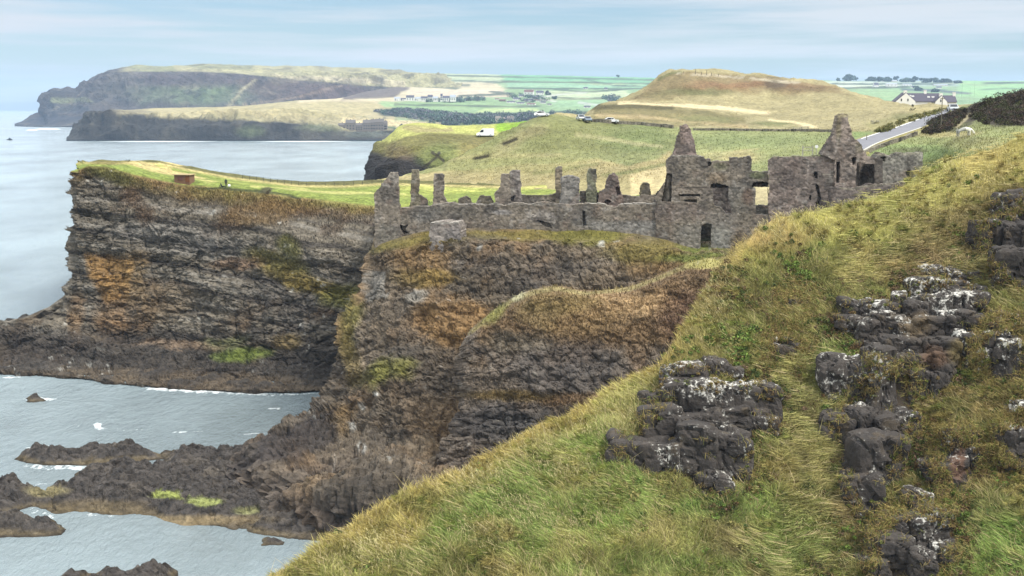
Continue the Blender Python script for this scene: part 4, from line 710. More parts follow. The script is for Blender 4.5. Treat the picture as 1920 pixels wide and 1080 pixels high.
# separate tussocks of long grass
NT = 2600; K = 60
def wt(x, y, g, nn): return vis(x, y) * off_rock(x, y, 14) * ss(.05, .35, fbm(g.reshape(-1, 3), 6, 2, 180).reshape(x.shape) + .25)
tb_, tn_, tc_ = scatter(FG, FGn, FGc, NT, wt); ts = .5 + .6 * rng.random(NT); pk = rng.random((NT, 1)); tcol = np.where(pk < .4, S(186, 166, 106), np.where(pk < .75, S(120, 136, 62), S(140, 124, 74))) * .5 + tc_ * .65
i_ = np.repeat(np.arange(NT), K); N_ = NT * K; an = rng.random(N_) * 2 * np.pi; rad = rng.random(N_) ** .5
bb = tb_[i_] + np.stack([np.cos(an), np.sin(an), 0 * an], -1) * (rad * .28 * ts[i_])[:, None]
wd = np.stack([np.cos(an) * rad * .8 - .45, np.sin(an) * rad * .8 - .35, .55 - .5 * rad], -1) + .2 * rng.normal(size=(N_, 3)); wd /= np.linalg.norm(wd, axis=1, keepdims=True)
cc = tcol[i_] * np.clip(1 + .25 * rng.normal(size=(N_, 1)), .5, 1.6)
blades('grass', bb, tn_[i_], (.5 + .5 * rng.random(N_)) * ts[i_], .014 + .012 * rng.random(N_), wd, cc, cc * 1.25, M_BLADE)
# seed heads
NS = 10000
def wseed(x, y, g, nn):
    m = 0.008 * np.ones_like(x)
    for (a, bb, rx, ry) in SEEDP: m = np.maximum(m, np.exp(-((x - a) / rx) ** 2 - ((y - bb) / ry) ** 2))
    return m * vis(x, y) * off_rock(x, y)
b, n, c = scatter(FG, FGn, FGc, NS, wseed)
le = .38 + .3 * rng.random(NS); wind = np.stack([-.35 + .25 * rng.normal(size=NS), .2 * rng.normal(size=NS), .9 + 0 * le], -1)
blades('seed_heads', b, n, le, np.full(NS, .011), wind, np.tile(S(170, 162, 104), (NS, 1)), np.tile(S(226, 212, 160, .7), (NS, 1)), M_BLADE, head=1.7)
# low leafy scrub and heather: clumps of small leaves
def leaf_clumps(name, centres, rad, per, leaf, cols, mat, flat=.7, kind='stuff', parent=None, shade_var=.3):
    n = len(centres); N = n * per; ci = np.repeat(np.arange(n), per)
    dv = rng.normal(size=(N, 3)); dv /= np.linalg.norm(dv, axis=1, keepdims=True); r = rng.random((N, 1)) ** .4
    p = centres[ci] + dv * r * rad[ci][:, None] * np.array([1, 1, flat])
    a = rng.normal(size=(N, 3)); a /= np.linalg.norm(a, axis=1, keepdims=True); b2 = np.cross(a, rng.normal(size=(N, 3))); b2 /= np.linalg.norm(b2, axis=1, keepdims=True)
    s = leaf * (.6 + .8 * rng.random((N, 1))) * (np.ones((N, 1)) if np.isscalar(leaf) else 1)
    v = np.stack([p - a * s, p + b2 * s * .5, p + a * s, p - b2 * s * .5], 1).reshape(-1, 3); f = np.arange(N * 4).reshape(-1, 4)
    cc = cols[ci] * np.clip(1 + shade_var * rng.normal(size=(N, 1)), .4, 1.8)
    o = mesh_np(name, v, f, mat, np.clip(np.repeat(cc, 4, 0), .004, .8), False, parent=parent)
    return tag(o, kind=kind) if kind else o
NH = 3600
def wheath(x, y, g, nn):
    f = fbm(g.reshape(-1, 3), 3.5, 3, 140).reshape(x.shape); rk = rockfield(x.ravel(), y.ravel()).reshape(x.shape)
    return vis(x, y) * off_rock(x, y, 20) * (ss(.05, .3, f) + .8 * np.exp(-(rk / 30) ** 2)) * ss(1220, 1320, x) * ss(430, 520, y)
b, n, c = scatter(FG, FGn, FGc, NH, wheath); px, py = proj(b)
pick = rng.random((NH, 1)); hc = 1.1 * np.where(pick < .35, S(88, 100, 48), np.where(pick < .65, S(104, 84, 56), np.where(pick < .8, S(120, 96, 78), S(70, 84, 44))))
leaf_clumps('heather', b + n * .2, .2 + .5 * rng.random(NH) ** 2, 70, .085, hc, M_BLADE)
# broad-leaved weeds
NW = 900
b, n, c = scatter(FG, FGn, FGc, NW, lambda x, y, g, nn: vis(x, y) * off_rock(x, y, 10) * ss(.0, .3, fbm(g.reshape(-1, 3), 4, 3, 170).reshape(x.shape)) * (.15 + np.exp(-((x - 1440) / 110) ** 2 - ((y - 590) / 110) ** 2) + .6 * np.exp(-((x - 1860) / 90) ** 2 - ((y - 760) / 70) ** 2) + .4 * np.exp(-((x - 1540) / 50) ** 2 - ((y - 740) / 90) ** 2)))
wc = np.where(rng.random((NW, 1)) < .6, S(112, 134, 62), np.where(rng.random((NW, 1)) < .5, S(90, 112, 56), S(150, 142, 86)))
leaf_clumps('weeds', b + n * .25, .2 + .45 * rng.random(NW) ** 2, 45, .13, wc, M_BLADE)
# turf, heather and grass overhanging the edges of the rocks and growing on their ledges
ep, eb = [], []
for r in ROCKS:
    a = np.array(r[1], float)
    for _ in range(900):
        x, y = rng.uniform(a[:, 0].min() - 20, a[:, 0].max() + 20), rng.uniform(a[:, 1].min() - 20, a[:, 1].max() + 20); sd = float(sdpoly(np.array([x]), np.array([y]), r[1])[0]); top_ = y < a[:, 1].min() + .25 * np.ptp(a[:, 1])
        if -22 < sd < (20 if top_ else 9) or (sd > 0 and rng.random() < .012): ep.append(np.array(cast(x, y)))
ep = np.array(ep); ne = len(ep); pk = rng.random((ne, 1)); ec = np.where(pk < .4, S(122, 100, 66), np.where(pk < .7, S(110, 116, 58), S(146, 126, 80)))
leaf_clumps('heather', ep[::2], .15 + .3 * rng.random(len(ep[::2])) ** 2, 60, .075, ec[::2], M_BLADE)
K = 14; eb = np.repeat(ep[1::2], K, 0) + rng.normal(size=(len(ep[1::2]) * K, 3)) * np.array([.3, .15, .12]); ng = len(eb); gc = np.where(rng.random((ng, 1)) < .5, S(168, 152, 92), np.where(rng.random((ng, 1)) < .5, S(130, 134, 70), S(150, 124, 84))) * (.8 + .5 * rng.random((ng, 1)))
wd = np.stack([-.4 + .5 * rng.normal(size=ng), -.35 + .4 * rng.normal(size=ng), .25 + .4 * rng.normal(size=ng)], -1); wd /= np.linalg.norm(wd, axis=1, keepdims=True)
blades('grass', eb, np.tile([0., -.5, .8], (ng, 1)), .35 + .5 * rng.random(ng), np.full(ng, .022), wd, gc, gc * 1.2, M_BLADE)
# coarse tufts on the crag, mound and headland edge
def tufts(G, N, Cc, n, wf, l0, l1, w, tint=1.1, nm='dry_grass'):
    b, nn, c = scatter(G, N, Cc, n, wf); le = l0 + (l1 - l0) * rng.random(n) ** 2
    wd = np.stack([-.3 + .5 * rng.normal(size=n), -.3 + .4 * rng.normal(size=n), .7 + .3 * rng.normal(size=n)], -1); wd /= np.linalg.norm(wd, axis=1, keepdims=True)
    col = c * np.clip(1 + .25 * rng.normal(size=(n, 1)), .5, 1.6) * tint
    blades(nm, b, nn, le, np.full(n, w) * (.6 + .8 * rng.random(n)), wd, col, col * 1.15, M_BLADE)
sat = lambda c: np.clip((np.maximum(c[..., 0], c[..., 1]) - c[..., 2]) / (np.maximum(c[..., 0], c[..., 1]) + 1e-3), 0, 1)
def wveg(Cc):
    s = ss(.28, .5, sat(Cc[:-1, :-1])); return lambda x, y, g, nn: s * (x > -50) * (x < 1480) * (g[..., 2] > 4)
tufts(CRAG, CRAGn, CRAGc, 20000, wveg(CRAGc), .2, .5, .06); tufts(MOUND, MOUNDn, MOUNDc, 22000, wveg(MOUNDc), .2, .5, .06); tufts(HEAD, HEADn, HEADc, 16000, lambda x, y, g, nn: ss(.28, .5, sat(HEADc[:-1, :-1])) * (g[..., 2] > 20) * (y > 4 + np.interp(x, [140, 165, 200, 250, 340, 440, 560, 690, 900, 1280], [322, 312, 313, 328, 347, 355, 371, 386, 398, 402])) * (x < 720), .3, .8, .08)
tufts(MEADOW, MEADn, MEADc, 16000, lambda x, y, g, nn: (y > 236) * (x > 1600) * (x < 1960) * 1., .12, .38, .04, 1.25)
tufts(HILL, HILLn, HILLc, 26000, lambda x, y, g, nn: (x > 840) * (x < 1760) * (y < 345) * (.3 + (y > 240)) * (1 - ss(26, 12, np.abs(y - np.interp(x, [1590, 1670, 1740, 1790], [278, 250, 224, 207]))) * (x > 1590)), .12, .36, .06, 1.3)
# ================================================================== CASTLE RUIN
CASTLE = empty('castle_ruin', V1(1050, 440, 196), label='roofless grey stone castle ruin stretching along the crag top', cat='castle')
CASTLE_O = np.array(CASTLE.location)
STN = S(140, 130, 117)
def wall(name, outline, d, thick, holes=(), blind=(), paint=None, base=STN, step=1.25, rough=1.5, seed=1, label=None, depth=.9, parent=None, kind=None):
    """upright masonry from its elevation; d = depth as number, (dL,dR) or function of px"""
    a = np.array(outline, float); x0, x1, y0, y1 = a[:, 0].min() - 2, a[:, 0].max() + 2, a[:, 1].min() - 2, a[:, 1].max() + 2
    xs = np.arange(x0, x1 + step, step); ys = np.arange(y0, y1 + step, step); gx, gy = np.meshgrid(xs, ys, indexing='ij')
    if callable(d): dd = d(gx)
    elif isinstance(d, tuple): dd = 1 / (1 / d[0] + (1 / d[1] - 1 / d[0]) * (gx - x0) / (x1 - x0))
    else: dd = np.full(gx.shape, float(d))
    cx = gx[:-1, :-1] + step / 2; cy = gy[:-1, :-1] + step / 2
    pc = P(cx, cy, dd[:-1, :-1]).reshape(-1, 3); n1 = fbm(pc, 1.3, 3, 300 + seed).reshape(cx.shape); n2 = fbm(pc, 1.3, 3, 340 + seed).reshape(cx.shape)
    jx, jy = cx + 2.3 * rough * n1, cy + 2.3 * rough * n2
    m = sdpoly(jx, jy, outline) > 0
    for h in holes: m &= ~(sdpoly(cx + 1.2 * n1, cy + 1.2 * n2, h) > 0)
    fr = P(gx, gy, dd); tx = np.gradient(fr, axis=0); tx[..., 2] = 0; tx /= np.linalg.norm(tx, axis=-1, keepdims=True) + 1e-9
    nb = np.stack([-tx[..., 1], tx[..., 0], 0 * tx[..., 0]], -1)                     # horizontal, away from the viewer
    q = fr.reshape(-1, 3); rel = (.06 * fbm(q, .8, 3, 400 + seed) + .04 * vn(q * 3.1, 9) + .12 * fbm(q, 4, 2, 11)).reshape(gx.shape)
    bl = np.zeros(gx.shape)
    for b in blind: bl = np.maximum(bl, (sdpoly(gx, gy, b) > 0) * 1.0)
    front = fr + nb * (rel + bl * min(depth, thick * .85))[..., None]; back = fr + nb * (thick + .1 * rel)[..., None]
    jit = .05 * np.stack([vn(q * 5 + 3, 3), 0 * q[:, 0], vn(q * 5 + 7, 4)], -1).reshape(fr.shape); front = front + jit; back = back + jit
    n, k = gx.shape; nv = n * k; I = np.arange(nv).reshape(n, k); c = np.argwhere(m); i, j = c[:, 0], c[:, 1]
    F_ = [np.stack([I[i, j], I[i, j + 1], I[i + 1, j + 1], I[i + 1, j]], -1), nv + np.stack([I[i, j], I[i + 1, j], I[i + 1, j + 1], I[i, j + 1]], -1)]
    mp = np.pad(m, 1)
    for di, dj, e in ((-1, 0, ((0, 0), (0, 1))), (1, 0, ((1, 1), (1, 0))), (0, -1, ((1, 0), (0, 0))), (0, 1, ((0, 1), (1, 1)))):
        s = ~mp[i + 1 + di, j + 1 + dj]; ii, jj = i[s], j[s]; p1 = I[ii + e[0][0], jj + e[0][1]]; p2 = I[ii + e[1][0], jj + e[1][1]]
        F_.append(np.stack([p1, p2, nv + p2, nv + p1], -1))
    v = np.concatenate([front.reshape(-1, 3), back.reshape(-1, 3)])
    Q = Paint(v, base, 3, 3); Q.vary(2.5, .22, 3); Q.mask(.7 * ss(.0, .45, fbm(v, 2.2, 4, 410 + seed)), S(92, 88, 84)); Q.mask(.5 * ss(.15, .5, fbm(v, 1.6, 4, 430 + seed)), S(134, 116, 104)); Q.mask(.55 * ss(.2, .5, fbm(v, .9, 3, 450)), S(160, 154, 146))
    if paint: paint(Q)
    Q.vary(.5, .36, 8)
    used = np.zeros(2 * nv, bool); fa = np.concatenate(F_); used[fa.ravel()] = True; mapi = np.cumsum(used) - 1
    o = mesh_np(name, v[used], mapi[fa], M_STONE, np.clip(Q.c[used], .004, .8), False, parent=parent or CASTLE, origin=CASTLE_O)
    if label: o['label'] = label
    return o
LGT = S(170, 164, 154); DRK = S(70, 66, 62); GRN = S(112, 118, 66)
# --- long front wall with its light ledge
def pw(q):
    q.line([(770, 385), (850, 383), (960, 382), (1042, 383)], 1.5, LGT, .5).line([(1000, 381), (1000, 381.5)], 1, LGT).line([(1104, 381), (1262, 382)], 1.8, LGT, .8)
    q.ell(1015, 407, 26, 12, S(168, 160, 152), .7).ell(1010, 412, 12, 6, S(80, 74, 70), .8).ell(940, 398, 18, 5, S(156, 152, 150), .7).ell(1180, 425, 70, 10, S(152, 150, 146), .6).ell(1090, 408, 24, 20, S(112, 110, 106), .6).ell(1230, 440, 50, 20, S(150, 148, 142), .5)
    q.ell(800, 400, 30, 14, S(106, 104, 100), .5).ell(860, 395, 40, 10, S(104, 100, 92), .5).line([(746, 420), (752, 424), (755, 432), (764, 436)], 1.6, S(36, 34, 32), .9)
wall('curtain_wall', [(701, 478), (702, 393), (749, 391), (768, 388), (812, 385), (830, 383), (846, 380), (862, 384), (885, 381), (905, 384), (930, 381), (948, 385), (962, 381), (1000, 382), (1020, 379), (1042, 383), (1090, 383), (1104, 380), (1130, 382), (1150, 388), (1164, 383), (1190, 381), (1222, 383), (1250, 381), (1266, 381), (1266, 496), (1200, 484), (1130, 452), (900, 452), (800, 460)], (194, 186.5), 1.5,
     blind=[[(747, 419), (757, 424), (766, 421), (760, 428), (764, 437), (757, 440), (751, 430)], [(1092, 394), (1097, 396), (1098, 422), (1093, 424)], [(1006, 412), (1030, 418), (1036, 428), (1020, 424)]], paint=pw, seed=1)
wall('gable_wall', [(702, 470), (702, 363), (712, 350), (726, 329), (731, 323), (744, 324), (746, 330), (747, 368), (750, 392), (752, 470)], 193.2, 1.6, paint=lambda q: q.ell(735, 330, 12, 6, LGT, .5).ell(722, 440, 20, 20, S(118, 116, 108), .5), seed=2, label='sloping broken end wall')
D1 = 196.5
wall('pillar', [(766, 400), (770, 370), (771, 322), (770.5, 318), (784, 318), (785, 340), (787, 385), (787, 400)], D1, 1.1, base=S(138, 130, 110), paint=lambda q: q.ell(775, 370, 5, 8, LGT, .7).ell(777, 340, 6, 5, LGT, .5).ell(784, 360, 4, 20, S(96, 92, 80), .6), seed=3)
wall('wall_stub', [(785, 400), (785, 364), (792, 367), (801, 373), (803, 400)], D1 + .3, 1., seed=4)
wall('pillar', [(811, 400), (812, 368), (813, 328), (832, 328), (832, 368), (839, 378), (850, 384), (850, 400)], D1 - .4, 1.2, paint=lambda q: q.ell(817, 343, 5, 4, LGT, .6), seed=5)
wall('wall_stub', [(856, 400), (860, 373), (868, 368), (876, 367), (883, 371), (888, 400)], D1 + .2, 1., base=S(112, 104, 92), seed=6)
wall('wall_stub', [(890, 400), (895, 376), (901, 368), (910, 366), (921, 366), (925, 380), (925, 400)], D1 + .2, 1., base=S(116, 108, 94), seed=7)
wall('chimney_stack', [(926, 400), (928, 366), (937, 350), (939, 326), (955, 326), (956, 400)], D1 - .9, 1.6, seed=8)
wall('pillar', [(955, 400), (955, 322), (962, 320), (976, 321), (977, 345), (978, 364), (984, 400)], D1, 1.2, base=S(134, 126, 120), paint=lambda q: q.ell(960, 360, 6, 8, LGT, .8).line([(958, 322), (958, 344)], 1.5, LGT, .6), blind=[[(957, 370), (966, 366), (962, 378), (957, 376)]], seed=9)
wall('back_wall', [(975, 400), (976, 364), (1000, 366), (1036, 366), (1044, 362), (1052, 400)], D1 + 1.4, 1.1, paint=lambda q: q.ell(1010, 368, 40, 3, S(92, 88, 62), .6), seed=10)
wall('pillar', [(1041, 400), (1042, 360), (1043, 316), (1046, 314), (1055, 314), (1055, 400)], D1 + .9, 1.2, base=S(140, 130, 112), paint=lambda q: q.ell(1047, 340, 4, 20, S(164, 150, 126), .5).ell(1046, 365, 5, 8, DRK, .7), seed=11)
wall('tower', [(1047, 440), (1050, 394), (1053, 336), (1058, 332), (1066, 331), (1078, 333), (1086, 335), (1087, 350), (1088, 392), (1092, 440)], 190.8, 3.0, base=S(134, 130, 124), paint=lambda q: q.ell(1062, 360, 8, 10, LGT, .35).ell(1070, 415, 20, 8, S(124, 114, 110), .5), seed=12, label='square dark grey tower standing proud of the front wall')
wall('back_wall', [(1087, 400), (1088, 360), (1102, 358), (1122, 360), (1122, 400)], D1 + 1.2, 1.1, seed=13)
wall('pillar', [(1099, 402), (1102, 350), (1102, 318), (1105, 314), (1117, 315), (1118, 345), (1120, 402)], D1 - .2, 1.2, base=S(124, 124, 104), paint=lambda q: q.ell(1104, 350, 4, 5, LGT, .5), seed=14)
wall('pillar', [(1121, 402), (1122, 360), (1136, 353), (1138, 338), (1143, 329), (1151, 323), (1158, 330), (1162, 350), (1168, 368), (1170, 402)], D1, 1.3, base=S(132, 118, 110), blind=[[(1154, 352), (1161, 350), (1164, 366), (1158, 366)], [(1133, 378), (1140, 374), (1146, 378), (1136, 386)]], seed=15)
wall('back_wall', [(1164, 402), (1166, 366), (1200, 367), (1228, 364), (1234, 402)], D1 + 1, 1.2, seed=16)
wall('wall_stub', [(1199, 380), (1202, 346), (1206, 342), (1214, 342), (1219, 346), (1221, 380)], D1 + 1.6, 1.2, base=S(122, 114, 92), seed=17)
# --- great hall front with its windows
W1 = [(1331, 351), (1333, 345), (1345, 342), (1355, 346), (1366, 348), (1366, 372), (1373, 402), (1362, 402), (1350, 388), (1338, 386), (1336, 352)]
W2 = [(1409, 351), (1411, 342), (1425, 339), (1440, 342), (1440, 403), (1416.5, 403), (1416.5, 352)]
DR = [(1312, 476), (1314, 425), (1321, 419), (1334, 420), (1333, 476)]
def ph(q):
    q.line([(1270, 352), (1328, 352)], 1.4, S(58, 54, 52), .8).line([(1366, 352), (1392, 352)], 1.2, S(58, 54, 52), .7).line([(1262, 292.5), (1320, 292)], 1.3, LGT, .7).line([(1330, 321), (1362, 320)], 1.2, S(156, 146, 130), .6)
    q.ell(1300, 362, 45, 12, S(150, 138, 126), .5).ell(1385, 370, 30, 26, S(138, 134, 128), .6).ell(1345, 334, 18, 10, S(146, 128, 106), .7).ell(1395, 390, 20, 30, S(120, 112, 98), .5).ell(1402, 368, 10, 16, S(116, 92, 78), .6).ell(1300, 440, 40, 24, S(152, 148, 140), .5).ell(1355, 445, 22, 30, S(146, 146, 140), .6).ell(1350, 410, 30, 16, S(140, 134, 128), .5).ell(1383, 455, 14, 22, S(104, 90, 72), .8).ell(1260, 400, 70, 16, S(122, 110, 104), .5)
    q.ell(1350, 312, 14, 8, S(112, 112, 84), .6).ell(1420, 328, 14, 7, S(104, 110, 76), .7)
wall('hall_wall', [(1229, 450), (1229, 372), (1240, 350), (1249, 339), (1250, 299), (1258, 293), (1320, 292), (1323, 297), (1331, 297), (1334, 303), (1345, 301), (1352, 305), (1365, 302), (1367, 294), (1408, 294), (1409, 321), (1441, 322), (1441, 440), (1425, 450), (1408, 470), (1390, 478), (1385, 492), (1270, 500), (1240, 474)], (186.8, 183.6), 1.6,
     holes=[W1, W2, DR], blind=[[(1273, 364), (1313, 365), (1312, 368), (1274, 368)], [(1283, 374), (1306, 375), (1307, 380), (1285, 378)], [(1327, 303), (1334, 304), (1333, 312), (1328, 312)], [(1250, 326), (1260, 326), (1258, 378), (1240, 378)]], paint=ph, seed=20)
wall('lintel', [(1330, 352), (1331, 343), (1366, 343), (1368, 352)], 186.1, .5, base=S(66, 58, 54), seed=21, rough=.3)  # lintel slab set back; its dark colour stands for shade in the arch
wall('lintel', [(1408, 351), (1409, 340), (1441, 340), (1442, 351)], 184.8, .5, base=S(62, 56, 52), seed=22, rough=.3)  # same here: dark slab colour stands for shade under the arch
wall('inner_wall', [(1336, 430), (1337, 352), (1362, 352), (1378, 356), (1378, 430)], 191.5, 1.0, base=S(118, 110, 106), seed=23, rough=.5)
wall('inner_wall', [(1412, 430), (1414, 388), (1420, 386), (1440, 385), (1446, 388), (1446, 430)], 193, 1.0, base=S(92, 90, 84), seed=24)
wall('inner_wall', [(1296, 490), (1297, 410), (1345, 410), (1346, 490)], 189.4, 1.0, base=S(84, 84, 76), paint=lambda q: q.ell(1323, 468, 20, 18, S(70, 86, 46), .8), seed=25)  # added behind the doorway; dark stone colour stands for the shaded interior
wall('gable_wall', [(1254, 330), (1255, 297), (1263, 291), (1267, 270), (1271, 255), (1277, 246), (1278, 237), (1290, 234), (1295, 240), (1296, 252), (1300, 260), (1305, 285), (1309, 292), (1309, 330)], 190.2, 1.5, base=S(148, 132, 124), paint=lambda q: q.ell(1272, 275, 5, 30, S(104, 98, 90), .6).ell(1285, 242, 8, 5, S(144, 128, 116), .6), seed=26, label='tall pointed gable fragment above the hall')
wall('stair_wall', [(1226, 395), (1229, 368), (1240, 352), (1248, 340), (1252, 336), (1252, 395)], (189, 186.4), 2.2, base=S(104, 98, 88), seed=27)
# --- east range with the chimney gable
def pe2(q):
    for y in (327, 330.5, 334, 337.5, 341): q.line([(1543 + (y - 327) * .5, y), (1566, y)], .9, S(186, 176, 160), .9)
    for y in (331, 335, 339, 343): q.line([(1441, y), (1468 - (y - 331) * .6, y)], .9, S(176, 166, 150), .8)
    q.line([(1516, 296), (1515, 318), (1514, 340), (1515, 351), (1506, 353)], 1.5, S(170, 158, 148), .75).line([(1512, 303), (1530, 303.5)], 1.3, S(170, 160, 150), .7).ell(1548, 306, 5, 3, S(150, 134, 126), .8)
    q.line([(1446, 293), (1566, 290.5)], 2.2, S(160, 162, 124), .85).ell(1455, 308, 14, 10, S(118, 114, 106), .6).ell(1530, 330, 6, 10, S(84, 78, 72), .6).line([(1530, 345), (1534, 360), (1538, 375), (1532, 384)], 2, S(58, 54, 50), .8).ell(1540, 360, 30, 30, S(112, 104, 98), .4).ell(1470, 330, 26, 60, S(126, 112, 106), .4)
wall('hall_wall', [(1440.5, 440), (1441, 300), (1448, 294), (1566, 290), (1568, 440)], (183.4, 181.4), 1.6, paint=pe2, base=S(150, 136, 126), blind=[[(1526, 323), (1532, 322), (1533, 335), (1528, 334)], [(1529, 346), (1535, 347), (1539, 372), (1536, 384), (1530, 384), (1534, 370)], [(1518, 366), (1521, 366), (1521, 375), (1518, 375)]], seed=30)
def pg(q):
    q.line([(1574, 252), (1570, 268), (1567, 285)], 1.5, S(168, 158, 150), .8).ell(1572, 235, 5, 30, S(116, 108, 82), .7).ell(1580, 217, 12, 3, S(176, 164, 130), .8).ell(1552, 280, 12, 8, S(112, 104, 98), .6).ell(1590, 262, 5, 3, S(150, 140, 134), .6).ell(1612, 275, 8, 12, S(112, 108, 84), .5)
wall('chimney_gable', [(1566, 360), (1566, 300), (1540, 292), (1548, 274), (1561, 259), (1566, 247), (1568, 236), (1570, 218), (1578, 214), (1589.5, 214), (1590.5, 226), (1594, 242), (1598, 254), (1606, 261), (1613, 271), (1620, 285), (1628, 293), (1640, 297), (1640, 306), (1606, 306), (1604, 360)], 181.0, 2.2, paint=pg, base=S(156, 142, 131), blind=[[(1568, 304), (1575, 303), (1574, 343), (1569, 343)], [(1597, 297), (1605, 294), (1604, 308), (1599, 309)]], depth=1.6, seed=31, label='tall gable narrowing to a square chimney')
wall('round_wall', [(1602, 360), (1603, 303), (1612, 299), (1628, 297), (1640, 298), (1640, 360)], lambda x: 181.6 + 3.4 * np.sin(np.clip((x - 1600) / 42, 0, 1) * np.pi), 1.2, base=S(112, 104, 96), holes=[[(1630, 316), (1635, 315), (1636.5, 342), (1630, 343)]], seed=32, rough=.6)
wall('inner_wall', [(1622, 355), (1622, 308), (1645, 308), (1645, 355)], 189, .6, base=S(60, 56, 52), seed=39)  # added backing, coloured near black as the shade inside the doorway
wall('rubble_wall', [(1634, 352), (1635, 300), (1640, 293), (1650, 286), (1658, 287), (1666, 290), (1671, 296), (1679, 291), (1688, 286), (1701, 284), (1715, 286), (1729, 286), (1730, 330), (1728, 345), (1700, 352)], (183.5, 185), 1.6, base=S(148, 144, 134), blind=[[(1699, 322), (1706, 318), (1714, 322), (1713, 332), (1702, 334)], [(1650, 295), (1660, 294), (1658, 304)]], depth=1.3, rough=2.6,
     paint=lambda q: q.ell(1655, 289, 18, 3, S(178, 170, 150), .8).ell(1705, 287, 24, 3, S(178, 172, 152), .8).ell(1670, 320, 26, 16, S(146, 142, 134), .5).ell(1645, 310, 8, 12, S(150, 142, 134), .6), seed=33, label='rough rubble wall with pale stones along its top')
wall('low_wall', [(1556, 440), (1560, 352), (1572, 351), (1580, 350), (1596, 353), (1606, 352), (1618, 349), (1630, 345.5), (1650, 346), (1680, 343), (1700, 340), (1726, 336), (1726, 400), (1640, 420)], (178.5, 180), 1.3, blind=[[(1608, 378), (1613, 371), (1620, 373), (1618, 380)], [(1645, 372), (1648, 364), (1655, 362), (1656, 369)]], paint=lambda q: q.line([(1568, 370), (1610, 368), (1680, 360)], 1.5, S(84, 78, 74), .7).line([(1575, 352), (1596, 355), (1618, 350), (1690, 343)], 1.8, S(150, 144, 126), .6), base=S(122, 112, 106), seed=34)
# --- buttress on the crag face
wall('buttress', [(804, 500), (805, 440), (807, 418), (815, 416), (858, 416), (862, 422), (863, 470), (865, 500)], (186.8, 185.8), 4.0, base=S(150, 141, 133), paint=lambda q: q.line([(807, 418), (862, 417)], 2, LGT, .8).line([(808, 420), (806, 440)], 1.5, LGT, .5).ell(850, 435, 16, 14, S(160, 152, 148), .4).ell(822, 480, 14, 6, S(120, 116, 98), .5), seed=35)
# rail and board standing on the wall top
rail = bpy.data.materials.new('grey_wood'); M_WOOD = mat_plain('weathered_wood', S(176, 172, 158), .9)
def box(bm_, c, s, rz=0):
    """append a box (centre c, size s, rotated about z) to lists"""
    c = np.array(c, float); s = np.array(s, float) / 2; k = np.array([(x, y, z) for x in (-1, 1) for y in (-1, 1) for z in (-1, 1)]) * s
    ca_, sa_ = math.cos(rz), math.sin(rz); k = np.stack([k[:, 0] * ca_ - k[:, 1] * sa_, k[:, 0] * sa_ + k[:, 1] * ca_, k[:, 2]], -1) + c
    b0 = sum(len(x) for x in bm_[0]); bm_[0].append(k); bm_[1].append(b0 + np.array([[0, 1, 3, 2], [4, 6, 7, 5], [0, 4, 5, 1], [2, 3, 7, 6], [0, 2, 6, 4], [1, 5, 7, 3]]))
def make(name, boxes, mat, parent=None, origin=None, label=None):
    v, f = np.concatenate(boxes[0]), np.concatenate(boxes[1]); o = mesh_np(name, v, f, mat, parent=parent, origin=origin)
    if label: o['label'] = label
    return o
for x in (1505, 1523.5):
    p = np.array(V1(x, 291, 182.2)); b_ = [[], []]; box(b_, p + [0, 0, .65], (.13, .13, 1.5)); 
    if x < 1510:
        rl = empty('railing', p, label='short pale timber railing on top of the castle wall', cat='railing'); p0 = p
    make('post', b_, M_WOOD, rl, p0)
b_ = [[], []]; box(b_, p0 + [.72, 0, 1.15], (1.45, .05, .09)); box(b_, p0 + [.72, 0, .72], (1.45, .05, .09)); make('rail', b_, M_WOOD, rl, p0)
b_ = [[], []]; p = np.array(V1(1530.5, 291, 182.2)); box(b_, p + [0, 0, .5], (.08, .08, 1.1)); sg = empty('information_board', p, label='small round white board beside the railing on the castle wall', cat='sign'); make('post', b_, M_WOOD, sg, p)
def disc(name, c, r, th, mat, parent=None, origin=None, axis='y', seg=14):
    a = np.linspace(0, 2 * np.pi, seg, endpoint=False); u, w_ = r * np.cos(a), r * np.sin(a); z = np.zeros(seg)
    mk = (lambda h: np.stack([u, z + h, w_], -1)) if axis == 'y' else ((lambda h: np.stack([z + h, u, w_], -1)) if axis == 'x' else (lambda h: np.stack([u, w_, z + h], -1)))
    v = np.concatenate([mk(-th / 2), mk(th / 2)]) + np.array(c); i = np.arange(seg); j = (i + 1) % seg
    o = mesh_np(name, v, [np.stack([i, j, seg + j, seg + i], -1), i[None, ::-1].copy(), (seg + i)[None]], mat, parent=parent, origin=origin); return o
M_WHITE = mat_plain('white_paint', S(238, 238, 234, .82), .6)
disc('panel', p + [0, -.07, 1.25], .24, .05, M_WHITE, sg, p)
